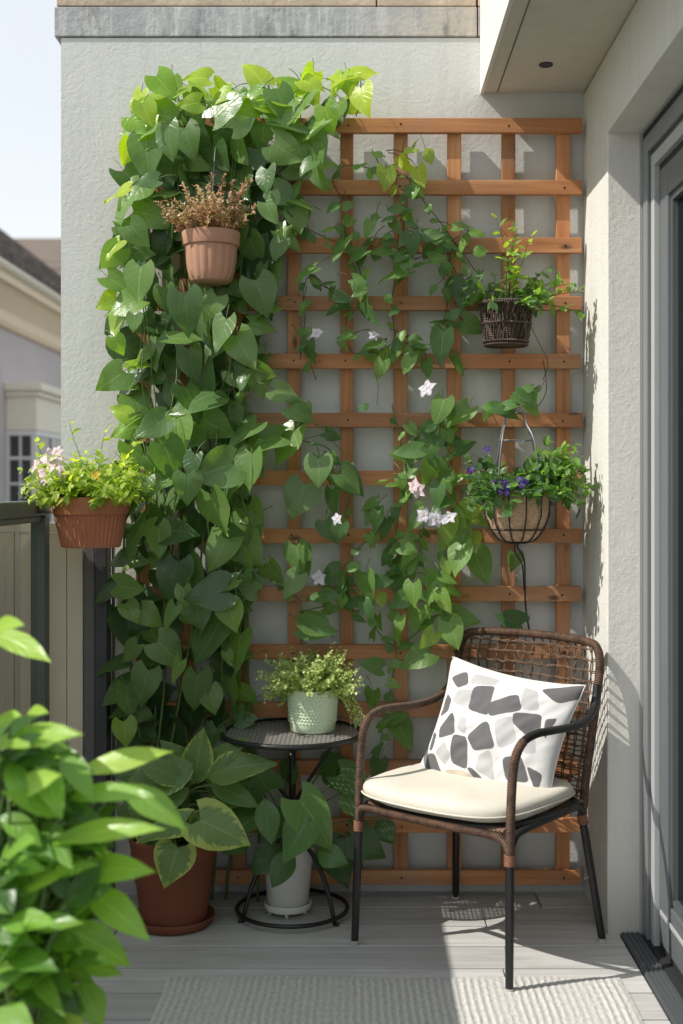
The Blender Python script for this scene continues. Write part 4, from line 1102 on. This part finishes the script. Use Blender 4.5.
ROWS = [(72,255,345),(85,190,362),(100,140,362),(120,132,348),(150,132,322),(175,126,308),(200,116,298),(230,110,284),(260,108,268),(300,110,262),(340,114,258),(370,118,254),(400,122,248),(430,116,250),(460,118,250),(500,118,250),(530,122,246),(560,118,242),(590,116,240),(620,122,238),(650,112,234),(690,106,240),(720,108,242),(750,122,240),(790,120,230),(830,150,235)]
def span(y):
    for a, b in zip(ROWS, ROWS[1:]):
        if a[0] <= y <= b[0]:
            t = (y-a[0])/(b[0]-a[0]); return a[1]+(b[1]-a[1])*t, a[2]+(b[2]-a[2])*t
    return None
rv = random.Random(2024)
v1 = thing('climbing_vine', 'dense heart-leaved green climber covering the left side of the trellis', 'climbing plant', (-.55,3.9,0))
Fo = Leaves(); St = MB()
def scatter(n, dmin):
    pts = []
    tries = 0
    while tries < n:
        tries += 1
        y = rv.uniform(104,825); sp_ = span(y)
        if not sp_: continue
        x = rv.uniform(108,365)
        if not (sp_[0]+9 <= x <= sp_[1]-6): continue
        if all((x-a)**2+((y-b)*.9)**2 > dmin*dmin for a, b in pts): pts.append((x,y))
    return pts
for (x, y) in scatter(5000, 21):      # inner layer, deep shade put into the dark leaf tones
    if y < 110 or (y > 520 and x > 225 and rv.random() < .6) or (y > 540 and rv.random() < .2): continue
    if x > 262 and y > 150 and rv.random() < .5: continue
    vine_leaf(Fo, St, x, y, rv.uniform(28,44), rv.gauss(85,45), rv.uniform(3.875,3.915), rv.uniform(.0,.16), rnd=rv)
for (x, y) in scatter(12000, 18):      # outer layer
    sp_ = span(y); e = min(x-sp_[0], sp_[1]-x)
    if y > 500 and x > 215 and rv.random() < .45: continue
    if rv.random() < .10: continue
    if y > 560 and rv.random() < .22: continue
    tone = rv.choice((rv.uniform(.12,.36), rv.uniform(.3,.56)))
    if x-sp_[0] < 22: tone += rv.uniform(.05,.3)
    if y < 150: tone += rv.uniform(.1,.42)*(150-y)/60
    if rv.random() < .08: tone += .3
    big = 1.0 + (.12 if 380 < y < 560 and x > 200 else 0)
    size = rv.choice((rv.uniform(18,29), rv.uniform(27,36), rv.uniform(33,45)))*big
    if e < 12: size *= .75
    ang = rv.gauss(90,48) if y > 130 else rv.gauss(60,70)
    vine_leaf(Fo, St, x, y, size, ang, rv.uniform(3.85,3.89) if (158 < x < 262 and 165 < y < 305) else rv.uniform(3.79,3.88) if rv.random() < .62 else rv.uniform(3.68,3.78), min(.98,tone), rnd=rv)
# leaves read one by one along the outline
ONE = [(256,73,32,240,.95),(198,77,26,190,.85),(152,97,30,160,.9),(290,82,27,205,.75),(312,84,26,20,.9),(335,86,32,120,.9),(345,78,30,-15,.92),(363,74,30,-5,.9),(362,100,34,85,.88),(328,118,30,80,.6),(222,95,26,150,.85),(240,97,26,-10,.85),(146,140,42,140,.95),(127,152,26,115,1.0),(190,104,24,160,.85),(268,102,28,150,.7),(278,118,38,95,.5),(300,92,28,-30,.8),
 (119,194,30,150,.85),(121,212,32,110,.4),(113,248,26,130,.85),(112,258,30,125,.35),(107,302,24,150,.85),(117,322,34,105,.7),(118,345,20,60,.7),(126,425,26,150,.6),(120,412,22,200,.75),(140,360,30,125,.45),(112,380,34,140,.3),
 (286,446,54,115,.35),(262,440,54,170,.35),(250,470,46,100,.4),(252,520,44,70,.35),(244,432,44,150,.3),(300,500,46,110,.3),(318,470,36,95,.35),(350,482,34,40,.35),(297,560,40,90,.3),(300,413,34,30,.35),(318,628,40,20,.45),(292,585,34,120,.3),(240,545,54,60,.38),(188,585,50,75,.3),(274,574,34,60,.4),
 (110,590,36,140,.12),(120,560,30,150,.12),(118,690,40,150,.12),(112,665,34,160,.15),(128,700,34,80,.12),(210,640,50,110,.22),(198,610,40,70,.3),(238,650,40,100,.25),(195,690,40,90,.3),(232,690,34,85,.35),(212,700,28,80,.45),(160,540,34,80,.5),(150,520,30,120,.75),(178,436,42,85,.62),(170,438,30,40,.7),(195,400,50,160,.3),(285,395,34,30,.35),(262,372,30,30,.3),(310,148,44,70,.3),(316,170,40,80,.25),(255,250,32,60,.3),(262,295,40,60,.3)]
for (x, y, s_, a, t) in ONE: vine_leaf(Fo, St, x, y, s_*(.84 if (x > 240 and y > 350) else .98), a, (3.87 if (158 < x < 262 and 165 < y < 305) else 3.80 + rv.uniform(-.05,.05)), min(1,t+rv.uniform(-.02,.16)), rnd=rv)
for k in range(26):   # young growth along the top
    x = rv.uniform(132,368); y = rv.uniform(82,112) + (18 if x < 160 else 0)
    vine_leaf(Fo, St, x, y, rv.uniform(20,32), rv.uniform(0,200), rv.uniform(3.76,3.92), rv.uniform(.55,1.0), rnd=rv, stem=True)
for k in range(16):
    x = rv.uniform(140,360); St.tube(smooth([W(x,rv.uniform(112,130),3.9), W(x+rv.uniform(-10,10),100,3.88), W(x+rv.uniform(-18,18),rv.uniform(74,90),3.85)],5), .0016, 5)
for k in range(16):   # stems showing between the outer leaves
    x = rv.uniform(135,245); y = rv.uniform(150,640); St.tube(smooth([W(x,y,3.86),W(x+rv.uniform(-9,9),y+40,3.80),W(x+rv.uniform(-14,14),y+85,3.81),W(x+rv.uniform(-16,16),y+130,3.87)],6), .0020, 5)
for k in range(70):   # odd small leaves outside the mass on the right and lower down
    y = rv.uniform(150,760); sp_ = span(y); x = sp_[1] + rv.uniform(-14,12)
    vine_leaf(Fo, St, x, y, rv.uniform(15,30), rv.gauss(80,60), rv.uniform(3.80,3.90), rv.uniform(.15,.6), rnd=rv)
for (x0, x1) in ((150,160),(168,215),(190,150),(212,190),(232,240),(225,246),(246,236),(160,200),(140,135)):
    P = []; n = 12
    for i in range(n+1):
        t = i/n; y = 885-(885-105)*t; P.append(W(x0+(x1-x0)*t+14*math.sin(t*7+x0), y, 3.90+.018*math.sin(t*11+x1)))
    P[0].z = .002
    St.tube(smooth(P,5), [.0048-.003*i/(n*5) for i in range(n*5+1)], 6)
for k in range(26):    # loose tendrils
    y = rv.uniform(330,720); sp_ = span(y); x = sp_[1]-rv.uniform(0,40)
    St.tube(smooth([W(x,y,3.88),W(x+rv.uniform(-12,16),y+rv.uniform(20,40),3.85),W(x+rv.uniform(-14,20),y+rv.uniform(50,90),3.86)],5), .0010, 4)
Fo.build('foliage', M['leaf'], v1); St.build('stems', M['stem'], v1)

def plist(origin, sc, rows): return [(origin[0]+r[0]/sc, origin[1]+r[1]/sc, r[2]/sc, r[3]) + tuple(r[4:]) for r in rows]
def along(Fo, St, rnd, lines, step, sizes, tones):
    for ln in lines:
        P = smooth([Vector((x,y,0)) for x, y in ln], 6); acc = 0; sd = 1
        for a, b in zip(P, P[1:]):
            acc += (b-a).length
            if acc > step*rnd.uniform(.6,1.5):
                acc = 0; sd = -sd; t = math.degrees(math.atan2(b.y-a.y, b.x-a.x)); ang = t + sd*rnd.uniform(40,90); ang = ang*.6+90*.4
                sz = rnd.uniform(*sizes); vine_leaf(Fo, St, b.x+sd*rnd.uniform(1,5), b.y+rnd.uniform(0,6), sz, ang, rnd.uniform(3.85,3.90), rnd.uniform(*tones), 'ovate' if sz < 13 else 'heart', rnd, rnd.uniform(.6,.85), stem=False)
UP = plist((300,130), 3.415, [(265,85,45,200,.75),(295,165,80,95,.9),(310,130,50,150,.9),(360,120,62,60,1.0),(375,70,50,-20,.9),(440,85,55,70,.85),(408,160,70,80,.92),(320,205,45,120,.9),(395,45,35,-60,.8),(345,100,50,100,.95),(400,205,65,45,.45),(115,260,55,150),(160,260,48,-20),(100,340,45,160,.7),(165,310,45,0,.7),(135,405,85,120),(195,425,70,150),(40,365,42,60),(10,355,40,90),(270,415,75,180),(300,380,50,-20),(235,340,60,110,.65),(230,390,60,140),(325,270,58,-10),(305,300,48,170),(365,290,52,60,.7),(380,325,48,30),(365,458,58,90,.55),(325,490,95,170),(410,455,75,170),(385,390,75,90),(455,360,70,0),(500,385,58,10),(480,410,60,150),(550,325,60,-10,.75),(565,375,55,110),(600,350,55,5,.7),(612,415,50,0,.7),(470,440,60,0,.7),(490,480,48,90),(455,540,46,140),(560,555,100,100,.3),(515,545,75,120,.3),(595,555,48,100),(20,485,75,160),(95,525,50,-10),(60,535,36,200),(205,520,60,20,.6),(205,545,70,80,.6),(150,575,60,10),(130,605,72,160,.3),(165,625,42,160),(235,625,92,60),(10,600,36,90),(155,705,60,170),(30,755,75,90),(10,690,50,0,.6),(525,630,56,-40),(485,655,66,190),(590,668,88,30),(480,740,110,100,.35),(540,800,70,60),(435,815,60,90),(380,775,72,100,.7),(405,740,55,0),(345,705,46,-70,.75),(325,760,65,110),(285,760,52,100,.8),(245,735,70,160),(240,765,60,200,.65),(275,815,60,110,.75),(365,800,60,120,.75),(390,715,48,10),(330,730,48,100),(520,400,40,60),(440,410,55,100),(350,430,55,160),(255,300,40,120),(190,360,40,60)])
v2 = thing('climbing_vine', 'slender climber with small leaves trailing across the upper middle of the trellis', 'climbing plant', (.1,3.9,0))
Fo = Leaves(); St = MB(); re2 = random.Random(12)
for r in UP:
    x, y, s_, a = r[:4]; t = r[4] if len(r) > 4 else re2.uniform(.3,.6)
    kind = 'ovate' if s_ < 17 else 'heart'
    vine_leaf(Fo, St, x, y, s_*1.1, a, re2.uniform(3.83,3.90), t, kind, re2, re2.uniform(.62,.85))
def stems(S, lines, Y=3.905, r=.0016, k=6):
    for ln in lines: S.tube(smooth([W(x,y,Y+.012*math.sin(x*.3+y)) for x, y in ln],k), r, 5)
SL2 = [[(385,172),(350,165),(336,172),(333,182),(340,195)],[(410,180),(420,196),(440,222),(462,252),(483,282)],[(372,150),(385,172),(410,180),(402,210),(398,245),(405,262)],[(345,190),(342,210),(348,240),(362,280),(350,300),(345,330)],[(300,225),(320,235),(345,245),(375,252),(400,248),(440,240),(465,250)],[(300,360),(305,320),(303,290),(312,275),(330,290)],[(345,330),(352,352),(370,352),(395,356),(420,350),(440,335),(452,318),(470,322)],[(380,240),(395,230),(420,235),(450,262),(462,290)],[(316,380),(306,350),(302,330)],[(350,240),(360,270),(364,285)],[(405,215),(400,260),(392,300),(396,345)],[(445,225),(450,260),(448,300),(440,335)]]
stems(St, SL2)
along(Fo, St, re2, SL2, 10.5, (8,15), (.3,.7))
Fo.build('foliage', M['leafl'], v2)
St.build('stems', M['bark'], v2)
for (px, py, r) in ((317,333,.022),(374,335,.020)): flower('flower', W(px,py,3.82), (re2.uniform(-.8,.6),-1,re2.uniform(.0,.9)), r, M['pwhite'], v2, 5, re2)

LOW = plist((300,380), 3.415, [(5,120,80,100),(110,190,58,30),(85,300,92,60),(175,345,105,40),(110,415,85,90),(130,520,70,110),(15,615,90,90),(60,850,120,10,.5),(215,95,42,-30),(480,105,95,100,.7),(545,125,100,130,.7),(450,225,72,120),(510,200,80,20),(370,245,88,170),(560,225,70,-10),(445,310,105,110,.65),(385,320,50,-30,.65),(345,340,50,100,.65),(280,345,42,180,.8),(320,360,50,190,.7),(355,395,62,120,.75),(470,390,85,100),(480,425,72,160),(405,430,45,90,.7),(395,480,80,140,.6),(235,425,60,150,.6),(260,480,72,100),(290,510,66,110),(250,545,50,120,.65),(365,540,60,200,.65),(365,610,66,130,.65),(370,575,60,10,.7),(500,510,96,100,.85),(555,530,95,70,.65),(600,535,50,90,.9),(590,440,72,0,.85),(560,455,72,20,.85),(615,480,60,45,.8),(545,610,105,100,.7),(615,635,115,70,.62),(500,640,60,90,.8),(505,680,56,30,.7),(180,640,50,-30,.65),(170,685,42,120),(160,720,50,0),(145,750,50,100,.75),(185,760,70,170),(110,740,50,180),(60,740,70,180),(225,710,105,80,.6),(230,790,70,60,.4),(285,690,60,10,.4),(300,600,70,130,.4),(340,705,95,60,.4),(385,730,78,100,.7),(340,755,70,150,.5),(280,745,50,80,.85),(495,760,72,60,.8),(455,720,85,120,.75),(400,815,82,100,.7),(340,835,60,100,.75),(330,870,60,110,.75),(320,805,50,60,.6),(550,810,115,10,.6),(440,888,72,120,.82),(525,865,95,60,.75),(400,950,105,160,.6),(455,670,60,0,.75),(430,790,50,80,.8),(310,660,60,160,.4),(520,720,60,30,.75),(540,480,70,60,.8),(490,560,60,120,.8),(420,560,50,60,.7),(375,650,60,60,.6),(330,640,55,120,.4),(570,490,60,90,.85),(450,270,70,80,.5),(500,345,70,100,.5),(490,300,60,60,.5),(535,560,60,60,.75)])
v3 = thing('climbing_vine', 'leafy climber with small white flowers on the trellis above and beside the armchair', 'climbing plant', (.15,3.9,0))
Fo = Leaves(); St = MB(); rf3 = random.Random(66)
for r in LOW:
    x, y, s_, a = r[:4]; t = r[4] if len(r) > 4 else rf3.uniform(.25,.5)
    vine_leaf(Fo, St, x, y, s_*1.08, a, rf3.uniform(3.80,3.89), t, 'heart' if s_ > 15 else 'ovate', rf3, rf3.uniform(.68,.9))
for (x, y, s_, a, t) in ((405,735,30,50,.6),(372,700,22,100,.6),(392,718,26,150,.5),(372,665,24,200,.5),(330,575,26,150,.4),(345,600,24,60,.5),(340,780,28,40,.25),(355,860,26,60,.2),(378,770,24,100,.3),(515,562,20,100,.5),(510,620,30,200,.2),(330,530,24,60,.35),(372,515,22,120,.5)):
    vine_leaf(Fo, St, x, y, s_, a, rf3.uniform(3.84,3.90), t, 'heart', rf3)
SL3 = [[(378,760),(384,720),(392,680),(396,650),(385,640),(372,622),(365,600),(350,590)],[(396,650),(420,630),(440,612),(448,590),(446,560),(440,545)],[(420,545),(425,575),(432,600),(428,610)],[(416,570),(420,545),(424,525)],[(300,612),(330,606),(360,612),(378,618)],[(345,598),(350,560),(372,535),(395,510),(405,490),(415,440),(440,420)],[(300,440),(330,450),(350,480),(345,520)],[(440,400),(446,430),(452,470),(455,500),(452,540)],[(412,420),(417,432),(415,445)],[(300,600),(285,590),(270,580)],[(318,578),(330,585),(345,600)],[(392,405),(400,440),(405,480),(396,530),(392,580)],[(455,400),(452,430),(445,465)]]
stems(St, SL3, 3.895, .0022)
stems(St, [[(377,405),(378,385),(374,372)],[(300,440),(325,436),(345,455)],[(410,418),(404,425),(402,440)]], 3.90, .0011)
along(Fo, St, rf3, SL3, 11, (9,18), (.35,.8))
Fo.build('foliage', M['leafl'], v3); St.build('stems', M['stem'], v3)
for (px, py, r, mm) in ((427,389,.030,'pwhite'),(418,489,.032,'ppink'),(424,516,.026,'pwhite'),(436,519,.030,'pwhite'),(449,518,.028,'pwhite'),(319,578,.026,'pwhite'),(337,519,.020,'pwhite'),(414,486,.022,'ppink')):
    flower('flower', W(px,py,3.78), (rf3.uniform(-.8,.6),-1,rf3.uniform(-.2,.8)), r, M[mm], v3, 5, rf3)

# ---------------------------------------------------------------- foreground plant
FY = 2.2
c = Vector((-.66,2.22,0))
fp = thing('potted_plant', 'large bushy plant with pointed bright green leaves nearest the camera', 'potted plant', c)
m = MB(); m.lathe([(.003,.003),(.11,.003),(.115,.01),(.140,.28),(.15,.285),(.153,.325),(.145,.33),(.137,.32),(.132,.30)], 48, c); m.build('pot', M['terrad'], fp, angle=40)
soil(fp, c, .134, .31)
Fo = Leaves(); St = MB(); rg_ = random.Random(90)
def fl_(ax, ay, bx, by, wd, tone, dY=0., nz=.8, curl=.2):
    s = 2.415; Y = FY+dY
    A = W(ax/s, 600+ay/s, Y); B = W(bx/s, 600+by/s, Y-.06+rg_.uniform(-.05,.05)); d = B-A
    Fo.leaf(A, d, Vector((rg_.uniform(-.35,.25),-.75+rg_.uniform(-.2,.2),nz)), d.length*1.12, wd/s/F*Y, 'lance', min(1,tone*1.05+.12), curl, .22, .05, rg_)
    b0 = c+Vector((rg_.uniform(-.08,.08),rg_.uniform(-.08,.08),.32))
    St.tube(smooth([b0, b0.lerp(A,.5)+Vector((0,0,.03)), A+d*.02],5), [.0048-.0022*i/10 for i in range(11)], 6)
HL = [(-20,350,140,297,80,.75),(-40,95,28,30,70,.8),(-30,75,90,112,62,.8),(20,480,105,400,70,.9),(185,418,370,360,66,.85),(165,480,330,430,60,.6),(290,440,425,528,80,.45),(120,590,340,505,66,.7),(50,565,135,515,60,.6),(105,530,15,605,70,.5),(60,690,190,745,75,.55),(150,790,300,850,90,.6),(200,690,335,785,80,.5),(195,600,272,640,60,.6),(180,665,325,618,80,.6),(140,755,62,850,80,.4),(95,825,170,730,70,.75),(70,850,-10,790,80,.4),(90,970,200,1030,90,.8),(-30,940,130,1010,130,.6),(190,880,280,890,45,.5),(-10,655,110,590,70,.7),(10,705,130,650,70,.8),(-20,405,90,365,70,.6),(55,285,95,245,40,.85),(145,375,210,445,60,.4),(-20,545,70,490,70,.7),(195,920,240,1020,80,.4),(5,785,110,755,70,.6),(150,520,40,470,70,.4),(120,440,200,400,50,.45),(10,620,60,560,60,.6),(190,560,110,640,70,.55),(100,700,20,760,80,.5),(-20,880,80,850,90,.5),(150,850,90,930,80,.35),(40,330,120,380,60,.5),(200,480,150,400,60,.55),(-30,300,40,270,60,.8),(170,720,250,690,60,.6),(30,930,110,880,70,.5),(-30,1010,60,1040,120,.5)]
for q in HL: fl_(*q, dY=rg_.uniform(-.12,.08))
for k in range(230):    # the mass behind
    t = rg_.random(); ay = 330+rg_.random()*640; lim = 62+110*min(1,(ay-300)/250); ax = rg_.uniform(-70, lim)
    a = rg_.gauss(-5,45); ln = rg_.uniform(65,120)
    fl_(ax, ay, ax+ln*math.cos(math.radians(a)), ay+ln*math.sin(math.radians(a)), rg_.uniform(42,68), rg_.uniform(-.12,.52), rg_.uniform(-.10,.24), rg_.uniform(.5,1))
Fo.build('foliage', M['leafh'], fp); St.build('stems', M['stem'], fp)
